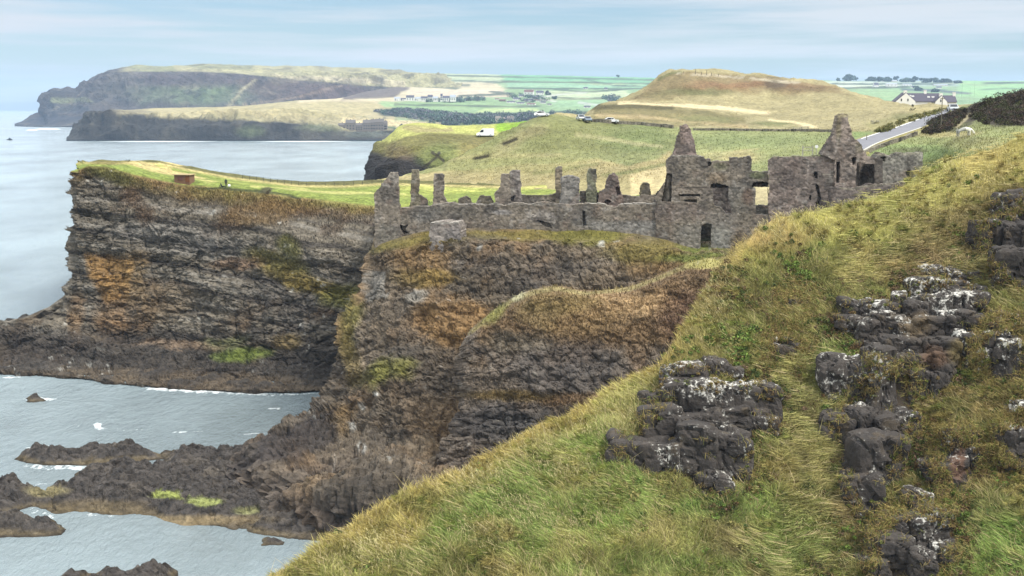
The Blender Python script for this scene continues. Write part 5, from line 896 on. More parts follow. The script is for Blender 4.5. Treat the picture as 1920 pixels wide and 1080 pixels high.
# ================================================================== ROAD
def road_bed(cpts, n, half):
    c = np.array(cpts, float); t = np.linspace(0, 1, n); s = np.linspace(0, 1, len(c)); W_ = np.array([P(*q) for q in zip(np.interp(t, s, c[:, 0]), np.interp(t, s, c[:, 1]), 1 / np.interp(t, s, 1 / c[:, 2]))])
    for _ in range(6): W_[1:-1] = (W_[:-2] + 2 * W_[1:-1] + W_[2:]) / 4
    tg = np.gradient(W_, axis=0); nr = np.stack([tg[:, 1], -tg[:, 0], 0 * tg[:, 0]], -1); nr /= np.linalg.norm(nr, axis=1, keepdims=True)
    mx = np.array([max(drop(*(W_[i] + nr[i] * q)[:2]).z for q in (-half, 0, half)) for i in range(n)]); z = np.maximum(np.polyval(np.polyfit(t, mx, 4), t) + .25, W_[:, 2]); z = np.polyval(np.polyfit(t, z, 5), t) + .1
    off = np.array([-half - 2.5, -half - .6, -half, -half * .33, half * .33, half, half + .6, half + 2.5]); V = W_[:, None] + nr[:, None] * off[None, :, None]; V[:, :, 2] = z[:, None]; V[:, 0, 2] -= 3.0; V[:, -1, 2] -= 3.0; V[:, 1, 2] -= .03; V[:, -2, 2] -= .03
    return V
M_ROAD = mat_plain('asphalt', S(132, 132, 138, .6), .9, 0, .15, .6)
RB = road_bed([(1576, 292, 198), (1606, 274, 206), (1640, 259, 214), (1672, 250, 224), (1704, 240, 236), (1732, 228, 252), (1758, 218, 270), (1780, 209.5, 290), (1796, 204, 310)], 60, 2.35)
tag(mesh_np('road_verge', np.concatenate([RB[:, :3].reshape(-1, 3), RB[:, 5:].reshape(-1, 3)]), np.concatenate([gridfaces(60, 3), gridfaces(60, 3) + 180]), mat_plain('verge_grass', S(146, 138, 86), .95, 0, .35, 1.5), None, True), kind='structure')
RV = RB[:, 2:6]; tag(mesh_np('road', RV, gridfaces(60, 4), M_ROAD, None, True), kind='structure'); ground(RV, gridfaces(60, 4))
e = .12
def strip(name, V, a, b, mat, lift, i0, i1):
    P0 = V[i0:i1, 0] * (1 - a) + V[i0:i1, -1] * a; P1 = V[i0:i1, 0] * (1 - b) + V[i0:i1, -1] * b; W_ = np.stack([P0, P1], 1); W_[..., 2] += lift
    return tag(mesh_np(name, W_, gridfaces(i1 - i0, 2), mat), kind='structure')
strip('road_marking', RV, .05, .10, M_WHITE, .03, 14, 58)
strip('kerb_strip', RV, 1.0, 1.08, mat_plain('pale_kerb', S(200, 196, 180, .7), .9), .05, 0, 30)
# ================================================================== BUILDINGS
def M(n, *c): return mat_plain(n, S(*c), .8)
M_WW = mat_plain('white_render', S(236, 234, 226, .72), .8, 0, .05); M_SLATE = M('slate_roof', 92, 90, 104); M_DARKW = mat_plain('window_glass', S(40, 44, 52), .2, 0, .05, 3, .5); M_GREYST = M('grey_stone', 136, 128, 118); M_BROWNR = M('old_slate', 112, 106, 100)
M_PALER = M('pale_roof', 176, 182, 190); M_CREAM = M('cream_render', 214, 206, 186); M_RED = M('tile_roof', 128, 100, 92)
def gable_house(name, base, yaw, L_, D_, hw, hr, wallm, roofm, label=None, cat=None, group=None, wins=(), chim=(), parent=None, origin=None, dorm=(), door=None, ov=.25):
    """ridge along local x; local -y faces the viewer at yaw 0. wins: (face, u, z, w, h) with face f/l/r"""
    if parent is None:
        root = empty(name, base, yaw, label=label, cat=cat, group=group); kw = dict(parent=root); off = np.zeros(3)
    else: root = parent; kw = dict(parent=parent); off = np.array(origin, float)
    x, y = L_ / 2, D_ / 2
    v = np.array([(-x, -y, -2), (x, -y, -2), (x, y, -2), (-x, y, -2), (-x, -y, hw), (x, -y, hw), (x, y, hw), (-x, y, hw), (-x, 0, hw + hr), (x, 0, hw + hr)], float) + off
    mesh_np('wall', v, [np.array([[0, 1, 5, 4], [2, 3, 7, 6], [3, 2, 1, 0]]), np.array([[1, 2, 6, 9, 5], [3, 0, 4, 8, 7]])], wallm, **kw)
    t = .18; s = hr / y; oy = ov; v = []
    for sg in (-1, 1):
        for (px_, yy, zz) in ((-x - .15, sg * (y + oy), hw - s * oy), (x + .15, sg * (y + oy), hw - s * oy), (x + .15, 0, hw + hr), (-x - .15, 0, hw + hr)): v += [(px_, yy, zz + .02), (px_, yy, zz + .02 + t)]
    v = np.array(v) + off; f = []
    for b in (0, 8): f += [[b, b + 2, b + 4, b + 6], [b + 1, b + 3, b + 5, b + 7], [b, b + 1, b + 3, b + 2], [b, b + 1, b + 7, b + 6], [b + 2, b + 3, b + 5, b + 4]]
    rf = mesh_np('roof', v, np.array(f), roofm, **kw)
    for (fc, u, z, w_, h_) in wins:
        bb = [[], []]
        if fc == 'f': box(bb, off + [u, -y - .02, z], (w_, .12, h_))
        elif fc == 'l': box(bb, off + [-x - .02, u, z], (.12, w_, h_))
        else: box(bb, off + [x + .02, u, z], (.12, w_, h_))
        make('window', bb, M_DARKW, **kw)
    for (u, w_) in chim:
        bb = [[], []]; box(bb, off + [u, 0, hw + hr + .45], (w_, w_ * .8, 1.5)); box(bb, off + [u, 0, hw + hr + 1.25], (w_ * 1.15, w_ * .95, .14)); make('chimney', bb, wallm, **kw)
    for (u, v_) in dorm:
        zz = hw + hr * (1 - v_); bb = [[], []]; box(bb, off + [u, -y * v_ - .1, zz + .2], (.9, .5, .5)); make('skylight', bb, M_WHITE, **kw)
    if door is not None:
        bb = [[], []]; box(bb, off + [door, -y - .03, 1.], (1., .14, 2.1)); make('door', bb, M_DARKW, **kw)
    return root
def px_m(px, p): return px * p.y / F
# white cottage with two gables beyond the road
p = cast(1712, 196); k = p.y / F
base = np.array(V1(1722, 193, p.y)); hs = empty('white_house', base, R(0), label='large white house with slate roofs and two gables beyond the road', cat='house')
def local_gable(x0, x1, top, bot, dep, yoff, wins, chim_h=None):
    """gable end facing the viewer (ridge along y) as part of the house"""
    w_ = (x1 - x0) * k; cx_ = ((x0 + x1) / 2 - 1722) * k; h_ = (bot - top) * k
    v = np.array([(-w_ / 2, 0, -1), (w_ / 2, 0, -1), (w_ / 2, 0, .15 * h_), (0, 0, h_), (-w_ / 2, 0, .15 * h_)]); v2 = v + [0, dep, 0]; v = np.concatenate([v, v2]) + [cx_, yoff, 0]
    mesh_np('wall', v, [np.array([[0, 1, 2, 3, 4]]), np.array([[9, 8, 7, 6, 5]]), np.array([[1, 6, 7, 2], [0, 4, 9, 5]])], M_WW, parent=hs)
    t = .2; r = np.array([(w_ / 2 + .3, .15 * h_ - .25), (0, h_ + .04), (-w_ / 2 - .3, .15 * h_ - .25)]); vv = []
    for (a, z) in r: vv += [(a, yoff + .1, z + .02), (a, yoff + dep, z + .02), (a, yoff + .1, z + t), (a, yoff + dep, z + t)]
    vv = np.array(vv) + [cx_, 0, 0]; mesh_np('roof', vv, np.array([[2, 6, 7, 3], [6, 10, 11, 7], [0, 4, 6, 2], [4, 8, 10, 6], [0, 1, 5, 4], [4, 5, 9, 8]]), M_SLATE, parent=hs)
    for u in wins:
        b_ = [[], []]; box(b_, (cx_ + u * k, yoff - .02, .3 * h_), (1.3 * k * 1.6, .12, 4.5 * k)); make('window', b_, M_DARKW, hs)
    b_ = [[], []]; box(b_, (cx_, yoff + .9, h_ + .3), (5 * k, 1.0, 1.2)); make('chimney', b_, M_WW, hs)
local_gable(1675, 1711, 173, 191, 5, -3.2, (-8, 4)); local_gable(1748, 1770, 178, 191, 5, -3.0, (-1,))
gable_house('wing', None, 0, 66 * k, 6.0, 3 * k, 14.0 * k, M_WW, M_SLATE, parent=hs, origin=(8 * k, 2.6, 0), dorm=((-22 * k, .35), (-17 * k, .4), (12 * k, .5), (20 * k, .5)), chim=((8 * k, .8),))
gable_house('wing', None, 0, 30 * k, 5.0, 2 * k, 11 * k, M_WW, M_SLATE, parent=hs, origin=(56 * k, 2.6, 0), chim=((14 * k, .9),))
# farm buildings on the right skyline
def far_house(px, py, w, h, label, wm=None, rm=None, name='farmhouse', group='houses and farm buildings on the far land', nw=3, dy=.45, chim=True, yaw=0., rel=.5, cat='house'):
    p = cast(px, py, 1500); kk = p.y / F; L_, hh = w * kk, h * kk; D_ = min(L_ * dy, 14)
    ws = [('f', (i + .5) / nw * L_ - L_ / 2, hh * (1 - rel) * .55, min(L_ / nw * .3, 1.6), hh * (1 - rel) * .4) for i in range(nw)]
    return gable_house(name, np.array(p) + [0, 0, -.3], yaw, L_, D_, hh * (1 - rel), hh * rel, wm or M_WW, rm or M_SLATE, label, cat, group, ws, ((-L_ * .42, max(.9, L_ * .06)), (L_ * .42, max(.9, L_ * .06))) if chim else ())
far_house(1642, 163, 11, 8, 'white farmhouse left of the long white barn on the right skyline', yaw=.5)
far_house(1671, 162, 20, 6, 'long white barn under the tree line on the right skyline', name='barn', cat='barn', chim=False, rel=.25, rm=M_PALER)
far_house(1700, 161, 16, 4, 'low pale shed right of the long white barn', name='barn', cat='barn', chim=False, rel=.35, rm=M_PALER)
far_house(1712, 165, 7, 4, 'tiny white shed in front of the dark hedge near the skyline', name='barn', cat='barn', chim=False)
far_house(1760, 166, 10, 4, 'small white bungalow below the right tree line', chim=False)
far_house(1668, 153, 26, 3, 'long grey-roofed farm shed just below the skyline trees', name='barn', cat='barn', chim=False, rel=.6, rm=M_PALER, wm=M_CREAM)
far_house(1763, 161, 26, 3, 'wide pale polytunnel strip at the right tree line', name='barn', cat='barn', chim=False, rel=.6, rm=M_PALER, wm=M_CREAM)
# white hotel row across the bay
p = cast(742, 189); kk = p.y / F; ht = empty('hotel', p, label='long white hotel with many gables on the hillside across the bay', cat='hotel')
for i, (x, w, h, wm) in enumerate([(3, 12, 7, M_WW), (14, 10, 5, M_WW), (27, 16, 10, M_WW), (41, 12, 7, M_WW), (53, 13, 8, M_WW), (64, 10, 11, M_WW), (74, 10, 8, M_WW), (85, 4, 13, M_WW), (93, 12, 9, M_WW), (106, 12, 11, M_WW)]):
    gable_house('block', None, 0, w * kk * .92, 9, h * kk * .6, h * kk * .4, wm, M_SLATE if i % 3 else M_PALER, parent=ht, origin=(x * kk, 0, 0), wins=[('f', u * w * kk * .22, h * kk * z, 1.6, 1.8) for u in (-1.3, 0, 1.3) for z in (.2, .42)][:6 if h > 7 else 3])
# dark stone terrace above the shore
p = cast(670, 245); kk = p.y / F; tr = empty('stone_terrace', p, label='long dark stone terrace with many chimneys above the far shore', cat='terrace house')
for (x, w, h) in [(-58, 18, 7), (-42, 14, 8), (-28, 14, 14), (-12, 18, 20), (4, 14, 14), (18, 14, 20), (30, 10, 21), (42, 16, 22), (53, 6, 18)]:
    gable_house('block', None, 0, w * kk * .98, 9 + (h % 3), h * kk * .72, h * kk * .28, M_GREYST, M_BROWNR, parent=tr, origin=(x * kk, 0, 0), wins=[('f', u * w * kk * .2, h * kk * z, 1.3, 1.7) for u in (-1.5, 0, 1.5) for z in ((.2, .45) if h > 10 else (.3,))], chim=((0, 1.3),) if h > 10 else ())
p = cast(945, 227); kk = p.y / F; rn = empty('roofless_house', p, label='grey gabled stone building half hidden by the dark wood', cat='house')
for (x, w, h) in [(-11, 10, 9), (0, 12, 7), (12, 12, 9)]:
    gable_house('block', None, 0, w * kk, 9, h * kk * .55, h * kk * .45, M_CREAM if x else M_GREYST, M_GREYST, parent=rn, origin=(x * kk, 0, 0), wins=[('f', u * w * kk * .22, h * kk * .3, 1.4, 1.8) for u in (-1, 1)])
# village on the slope: each house its own
VG = [(942, 190, 12, 4, 'white house at the left end of the village by the dark hedge'), (958, 193, 16, 4, 'low white house near the front left of the village'), (976, 195, 14, 4, 'low white house at the front middle of the village'), (996, 197, 16, 4, 'white house at the front right of the village'), (968, 188, 12, 5, 'white house behind the front row on the left of the village'),
      (990, 190, 14, 5, 'grey-roofed house in the middle of the village'), (1008, 190, 14, 4, 'white house at the middle right of the village'), (1018, 194, 10, 4, 'small white house at the right edge of the village'), (978, 182, 10, 5, 'white house left of the tall inn at the top of the village'),
      (992, 178, 18, 10, 'tallest white inn with a chimney at the top of the village'), (1012, 178, 14, 8, 'white gabled house right of the tall inn'), (1026, 176, 8, 4, 'small white house behind a tree at the top right of the village'), (932, 187, 8, 3, 'tiny pale cottage outside the village to the left'), (1030, 197, 8, 3, 'tiny white cottage alone at the right below the village'), (1002, 184, 10, 4, 'dark grey house between the two village rows')]
for i, (x, y, w, h, lb) in enumerate(VG): far_house(x, y, w, h, lb, wm=M_GREYST if 'dark' in lb else M_WW, rm=M_SLATE if i % 3 else M_RED, name='village_house', group='houses of the far village', nw=3 if w > 9 else 2, rel=.45, yaw=(-.2, .15, 0)[i % 3], chim=h > 3)
for x, y, w, lb in [(1098, 167, 8, 'white cottage alone in the green field below the skyline'), (1136, 168, 6, 'tiny white cottage by the hedge left of the golden hill'), (1101, 202, 12, 'white low building beyond the parked cars near the dark hedge')]: far_house(x, y, w, 4, lb, group='lone white cottages', name='cottage', nw=2)
# ================================================================== TREES, WOODS, HEDGES
M_LEAF = mat_surface('foliage', 3., .2, 1, 0, .9); M_BARK = mat_plain('bark', S(84, 74, 62), .95)
def tree(px, py, w, h, label, col, cat='tree', name='tree', group=None, n=900, flat=1., shape='round'):
    p = cast(px, py, 1500 if py < 245 and px != 1711.5 else 0); kk = p.y / F; W_, H_ = w * kk, h * kk; root = empty(name, p, label=label, cat=cat, group=group)
    a = np.linspace(0, 2 * np.pi, 7)[:-1]; rings = []; rad = W_ * .05
    for z, r in ((-.5, 1), (H_ * .3, .7), (H_ * .75, .25)): rings.append(np.stack([rad * r * np.cos(a), rad * r * np.sin(a), 0 * a + z], -1))
    v = np.concatenate(rings); f = [[k * 6 + i, k * 6 + (i + 1) % 6, k * 6 + 6 + (i + 1) % 6, k * 6 + 6 + i] for k in (0, 1) for i in range(6)]
    mesh_np('trunk', v, np.array(f), M_BARK, parent=root)
    nb = max(6, n // 70); cen = []
    for i in range(nb):
        u = rng.random(); t = rng.random() * 2 * np.pi; rr_ = (.5 - .42 * u) if shape == 'cone' else .36 * (.35 + .65 * math.sin(math.pi * (.12 + .8 * u)))
        cen.append((math.cos(t) * rr_ * W_ * .9, math.sin(t) * rr_ * W_ * .9, H_ * (.06 + .82 * u)))
    cen = np.array(cen); rd = np.full(nb, W_ * (.13 if shape == 'cone' else .2)) * (.7 + .6 * rng.random(nb))
    leaf_clumps('crown', cen, rd, n // nb, W_ * (.035 if p.y < 1000 else .09), np.tile(col, (nb, 1)) * (.75 + .5 * rng.random((nb, 1))), M_LEAF, flat=min(1., H_ / W_ * 1.1), kind=None, parent=root)
    return root
TG = 'trees along the right skyline'; dk = S(92, 108, 98)
for x, y, w, h, lb in [(1573, 151, 10, 6, 'small round tree at the left end of the right skyline trees'), (1594, 152, 26, 11, 'largest broad tree left of the gap on the right skyline'), (1632, 152, 20, 9, 'broad tree at the left end of the long tree line'), (1648, 151, 20, 8, 'tree beside the first one of the long tree line'), (1664, 151, 18, 8, 'tree in the left half of the long tree line'), (1680, 152, 14, 8, 'tree next to the dip in the long tree line'),
                       (1698, 154, 22, 7, 'low tree in the dip of the long tree line'), (1714, 154, 16, 10, 'tall pointed tree in the middle of the long tree line'), (1732, 155, 20, 8, 'tree right of the tall pointed one'), (1750, 155, 20, 8, 'low tree in the right half of the long tree line'), (1768, 155, 18, 8, 'tree near the right end of the long tree line'), (1778, 155, 14, 7, 'last tree at the right end of the long tree line'), (1796, 156, 18, 5, 'low bush beside the tall pole on the skyline')]:
    tree(x, y, w, h, lb, dk * (.8 + .4 * rng.random()), group=TG, n=700)
for x, y, w, h, lb in [(1158, 145, 8, 4, 'tiny tree on the skyline above the green fields'), (1028, 178, 12, 8, 'dark tree beside the white houses at the top of the village'), (1040, 186, 12, 6, 'bushy tree right of the village'), (1720, 170, 22, 8, 'dark round tree in front of the far barns'), (1752, 173, 20, 6, 'dark tree in front of the right farm buildings'), (752, 241, 10, 8, 'small dark tree right of the stone terrace')]: tree(x, y, w, h, lb, dk, n=500)
tree(1711.5, 208, 12, 13, 'dark conical bush at the roadside beneath the white house', S(70, 66, 44), 'bush', 'conical_bush', n=900, shape='cone')
tree(503, 364, 14, 9, 'dark rounded bush on the headland edge', S(84, 76, 58), 'bush', 'bush', n=600)
tree(240, 306 if False else 303, 10, 5, 'dark low bush on top of the headland at its seaward end', S(70, 70, 44), 'bush', 'bush', n=300)
def mass(name, pts, n, r0, r1, per, leaf, cols, lift=.3, ymin=1500, ymax=9000):
    """a wood that reads as one mass: leaf clumps over an area given by its outline in the photograph"""
    a = np.array(pts, float); c = []; tries = 0
    while len(c) < n:
        x, y = rng.uniform(a[:, 0].min(), a[:, 0].max()), rng.uniform(a[:, 1].min(), a[:, 1].max())
        if sdpoly(np.array([x]), np.array([y]), pts)[0] > 0:
            q = np.array(cast(x, y)); tries += 1
            if ymin < q[1] < ymax: c.append(q)
            elif tries > 20 * n: break
    c = np.array(c); n = len(c); rd = r0 + (r1 - r0) * rng.random(n); c[:, 2] += rd * lift
    leaf_clumps(name, c, rd, per, leaf, cols[rng.integers(0, len(cols), n)] * (.8 + .4 * rng.random((n, 1))), M_LEAF, flat=.8)
WC = np.array([S(78, 86, 84), S(66, 80, 74), S(92, 92, 96), S(74, 92, 78)])
WC = WC * 1.95
mass('woodland', [(702, 209), (750, 205), (800, 208), (860, 214), (930, 214), (1010, 212), (1100, 210), (1095, 226), (1010, 232), (940, 232), (880, 234), (800, 226), (730, 218)], 420, 3, 7, 60, 1.3, WC)
mass('hedge', [(800, 189), (850, 185), (905, 184), (912, 189), (860, 193), (800, 192)], 60, 5, 9, 60, 1.6, WC); mass('woodland', [(952, 179), (1020, 180), (1030, 190), (1000, 194), (960, 186)], 40, 4, 8, 50, 1.5, WC)
mass('hedge', [(1130, 184), (1150, 180), (1180, 190), (1150, 194)], 30, 5, 9, 50, 1.6, WC); mass('hedge', [(760, 233), (860, 234), (850, 240), (770, 240)], 50, 3, 6, 50, 1.0, WC)
SCB = np.array([S(72, 64, 52), S(80, 72, 62), S(84, 88, 54), S(60, 56, 48), S(92, 76, 66)])
mass('scrub', [(1730, 250), (1745, 226), (1790, 212), (1812, 205), (1808, 222), (1780, 246), (1750, 252)], 200, .35, .9, 110, .12, SCB, ymin=150, ymax=400); mass('scrub', [(1812, 215), (1850, 190), (1900, 176), (1960, 168), (1990, 230), (1900, 236), (1850, 234), (1828, 224)], 420, .4, 1.1, 120, .13, SCB, ymin=150, ymax=400)
mass('scrub', [(1640, 245), (1700, 222), (1780, 200), (1786, 204), (1706, 230), (1650, 252)], 130, .3, .8, 70, .14, np.array([S(112, 112, 62), S(132, 124, 74), S(96, 98, 56)]), ymin=150, ymax=460)
# ================================================================== VEHICLES
M_TYRE = mat_plain('rubber', S(30, 30, 32), .9); M_CARW = mat_plain('white_car_paint', S(236, 238, 238, .8), .3, 0, .03, 3, .5); M_CARS = mat_plain('silver_car_paint', S(196, 200, 202, .8), .3, .3, .03, 3, .5); M_CARB = mat_plain('blue_grey_car_paint', S(120, 134, 150, .8), .3, .2, .03, 3, .5); M_LAMP = mat_plain('lamp_glass', S(220, 224, 226, .8), .2)
def vehicle(px, py, yaw, prof, W_, wheels, glass, paint, label, cat, name, lamps=True, group=None, scale=1.):
    """prof: side outline (x along length, z); local +x is the front"""
    p = cast(px, py); root = empty(name, p, yaw, label=label, cat=cat, group=group); root.scale = (scale,) * 3
    a = np.array(prof, float); n = len(a); tum = np.where(a[:, 1] > .95, .86, 1.0)
    v = np.concatenate([np.stack([a[:, 0], s * W_ / 2 * tum, a[:, 1]], -1) for s in (-1, -.92, .92, 1)])
    zc = a[:, 1].mean(); v[n:3 * n] = (v[n:3 * n] - [0, 0, zc]) * [1.0, 1, 1.03] + [0, 0, zc]
    i = np.arange(n); j = (i + 1) % n; f = [np.stack([k * n + i, k * n + j, (k + 1) * n + j, (k + 1) * n + i], -1) for k in range(3)]
    mesh_np('body', v, f + [i[None, ::-1].copy(), (3 * n + i)[None]], paint, parent=root)
    for x in wheels:
        for s in (-1, 1):
            w_ = disc('wheel', (x, s * (W_ / 2 - .05), .32), .33, .22, M_TYRE, root); disc('rim', (x, s * (W_ / 2 + .075), .32), .19, .03, M_CARS, w_)
    for g in glass:
        for s in (-1, 1):
            q = np.array(g, float); y = s * (W_ / 2 * .93 + .012); v = np.stack([q[:, 0], np.full(len(q), y), q[:, 1]], -1); v2 = v - [0, s * .03, 0]; m_ = len(q); ii = np.arange(m_); jj = (ii + 1) % m_
            mesh_np('window', np.concatenate([v, v2]), [np.stack([ii, jj, m_ + jj, m_ + ii], -1), ii[None], (m_ + ii)[None, ::-1].copy()], M_DARKW, parent=root)
    return root
def pane(root, x0, z0, x1, z1, w_, name='windscreen', th=.03):
    v = np.array([(x0, -w_ / 2, z0), (x0, w_ / 2, z0), (x1, w_ / 2 * .88, z1), (x1, -w_ / 2 * .88, z1)]); v = np.concatenate([v, v - [th, 0, 0]]) + [.03, 0, .02]
    mesh_np(name, v, np.array([[0, 1, 2, 3], [7, 6, 5, 4], [0, 4, 5, 1], [2, 6, 7, 3], [1, 5, 6, 2], [0, 3, 7, 4]]), M_DARKW, parent=root)
VAN = [(-2.7, .35), (2.6, .35), (2.75, .6), (2.65, 1.05), (1.9, 1.3), (1.15, 2.25), (.8, 2.42), (-2.6, 2.42), (-2.72, 2.2)]
vn_ = vehicle(910, 256, R(180), VAN, 2.0, (1.75, -1.6), [[(1.0, 1.35), (1.75, 1.35), (1.1, 2.1), (.55, 2.1), (.55, 1.35)]], M_CARW, 'white high-roofed van parked on the clifftop grass', 'van', 'white_van'); pane(vn_, 1.9, 1.3, 1.15, 2.25, 1.7)
CAR = [(-2.0, .35), (1.95, .35), (2.1, .6), (2.0, .85), (1.1, .95), (.45, 1.45), (-.9, 1.5), (-1.7, 1.1), (-2.1, 1.0), (-2.12, .6)]
GL = [[(-1.5, 1.02), (-.05, 1.02), (-.05, 1.4), (-.85, 1.42)], [(.05, 1.02), (.9, 1.0), (.4, 1.38), (.05, 1.4)]]
c1 = vehicle(1786.5, 209, R(-100), CAR, 1.8, (1.3, -1.3), GL, M_CARS, 'silver car driving towards the viewer on the road below the white house', 'car', 'car', scale=1.12); pane(c1, 1.1, .95, .45, 1.45, 1.5)
for s in (-1, 1): b_ = [[], []]; box(b_, (2.03, s * .66, .72), (.1, .34, .16)); make('headlight', b_, M_LAMP, c1)
b_ = [[], []]; box(b_, (2.08, 0, .5), (.08, 1.1, .16)); make('grille', b_, M_TYRE, c1)
for x, y, yw, pt, lb in [(1089, 224, -80, M_CARS, 'silver car parked behind the dark bank, seen end-on'), (1101, 227, -80, M_CARB, 'blue-grey car parked right beside the silver one'), (1146, 229, 0, M_CARW, 'white car parked side-on right of the other two'), (1016, 217, 0, M_CARW, 'white car at the very top of the green hill')]:
    c2 = vehicle(x, y + 1.5, R(yw), CAR, 1.8, (1.3, -1.3), GL, pt, lb, 'car', 'car', group='cars parked above the green hill', scale=.95); pane(c2, 1.1, .95, .45, 1.45, 1.5)
# boat
p = np.array(V1(18, 262.5, float(dz(18, 262.5, 0)))); bt = empty('boat', p, label='small dark motor boat far out on the sea', cat='boat')
u = np.linspace(0, 1, 12); hw_ = 1.5 * np.minimum(1, (1 - u) * 2.4) ** .6; sec = [np.stack([-4 + 8 * u, s * hw_ * q, z + .5 * u ** 2 * (z > 0)], -1) for s, q, z in ((-1, 1, 1.1), (-1, .7, -.3), (1, .7, -.3), (1, 1, 1.1))]
MBT = mat_plain('boat_paint', S(38, 44, 56), .5); mesh_np('hull', np.concatenate(sec), np.concatenate([gridfaces(4, 12), np.array([[36 + i, 37 + i, 1 + i, i] for i in range(11)])]), MBT, parent=bt)
b_ = [[], []]; box(b_, (.3, 0, 1.9), (2.4, 1.8, 1.9)); box(b_, (.2, 0, 2.95), (2.8, 2.1, .15)); make('cabin', b_, MBT, bt); b_ = [[], []]; box(b_, (-.5, 0, 4), (.12, .12, 2.2)); make('mast', b_, MBT, bt)
# ================================================================== SHED
p = cast(346, 341); kk = p.y / F; sh = empty('shed', p, R(-8), label='brown wooden shed with a pale flat roof on the headland', cat='shed')
M_SHED = mat_plain('brown_boards', S(136, 104, 80), .9, 0, .25, 6); M_SHED2 = mat_plain('rusty_boards', S(132, 84, 48), .9, 0, .25, 6); M_SROOF = mat_plain('pale_roof_felt', S(196, 172, 128), .9)
Ls, Ds, Hs = 30 * kk, 2.6, 13 * kk
b_ = [[], []]; box(b_, (0, 0, Hs / 2 - .3), (Ls, Ds, Hs + .6)); make('wall', b_, M_SHED, sh); b_ = [[], []]; box(b_, (0, 0, Hs + .1), (Ls + .5, Ds + .6, .16)); make('roof', b_, M_SROOF, sh)
b_ = [[], []]; box(b_, (Ls * .36, -Ds / 2 - .03, Hs * .45), (Ls * .24, .1, Hs * .9)); make('door', b_, M_SHED2, sh); b_ = [[], []]; box(b_, (-Ls * .1, -Ds / 2 - .03, Hs * .55), (Ls * .34, .1, Hs * .5)); make('window', b_, mat_plain('old_boards', S(122, 84, 72), .9), sh)
# ================================================================== PEOPLE AND ANIMALS
def figure(name, joints, bones, mat, parent=None, loc=(0, 0, 0), rz=0, sub=2):
    me = bpy.data.meshes.new(name); me.from_pydata([j[:3] for j in joints], bones, []); o = bpy.data.objects.new(name, me); COL.objects.link(o)
    m = o.modifiers.new('skin', 'SKIN'); me.skin_vertices.new() if not me.skin_vertices else None
    for i, j in enumerate(joints): me.skin_vertices[0].data[i].radius = (j[3], j[3] if len(j) < 5 else j[4])
    me.skin_vertices[0].data[0].use_root = True; s = o.modifiers.new('sub', 'SUBSURF'); s.levels = s.render_levels = sub
    dg = bpy.context.evaluated_depsgraph_get(); m2 = bpy.data.meshes.new_from_object(o.evaluated_get(dg)); bpy.data.objects.remove(o); m2.materials.clear(); m2.materials.append(mat)
    o = bpy.data.objects.new(name, m2); COL.objects.link(o)
    if parent: o.parent = parent
    else: o.location = loc; o.rotation_euler = (0, 0, rz)
    return o
M_DARKCL = mat_plain('dark_clothes', S(44, 46, 48), .9); M_SKIN = mat_plain('skin', S(196, 150, 124), .6); M_HAIR = mat_plain('hair', S(50, 40, 34), .8)
J = [(0, 0, .95, .14, .17), (0, 0, 1.2, .13, .18), (0, 0, 1.42, .11, .2), (0, 0, 1.53, .055), (0, -.01, 1.62, .09), (0, -.01, 1.72, .08),
     (-.2, 0, 1.4, .06), (-.26, .0, 1.12, .048), (-.24, -.08, .88, .036), (.2, 0, 1.4, .06), (.27, .0, 1.12, .048), (.25, -.1, .9, .036), (-.1, 0, .88, .1), (-.11, -.02, .5, .07), (-.11, .02, .08, .05), (-.11, -.12, .04, .04), (.1, 0, .88, .1), (.12, -.02, .5, .07), (.12, .03, .08, .05), (.12, -.11, .04, .04)]
BN = [(0, 1), (1, 2), (2, 3), (3, 4), (4, 5), (2, 6), (6, 7), (7, 8), (2, 9), (9, 10), (10, 11), (0, 12), (12, 13), (13, 14), (14, 15), (0, 16), (16, 17), (17, 18), (18, 19)]
def hands(parent, pts):
    for (x, y, z) in pts:
        js = [(x, y, z, .03), (x, y - .01, z - .07, .026)]; bs = [(0, 1)]
        for q in range(4): js += [(x + (q - 1.5) * .018, y - .015, z - .11, .01), (x + (q - 1.5) * .02, y - .03, z - .17 + .012 * abs(q - 1.5), .008)]; bs += [(1, 2 + 2 * q), (2 + 2 * q, 3 + 2 * q)]
        js += [(x + .035, y - .03, z - .07, .011)]; bs += [(0, 10)]
        figure('hand', js, bs, M_SKIN, parent, sub=1)
p = cast(424, 351); ps = empty('person', p, R(25), label='person in dark clothing standing on the headland grass', cat='person'); figure('body', J, BN, M_DARKCL, ps); figure('head', [(0, -.015, 1.60, .085), (0, -.02, 1.70, .088)], [(0, 1)], M_SKIN, ps); figure('hair', [(0, .01, 1.70, .085), (0, 0, 1.74, .085)], [(0, 1)], M_HAIR, ps); hands(ps, [(-.24, -.09, .86), (.25, -.11, .88)])
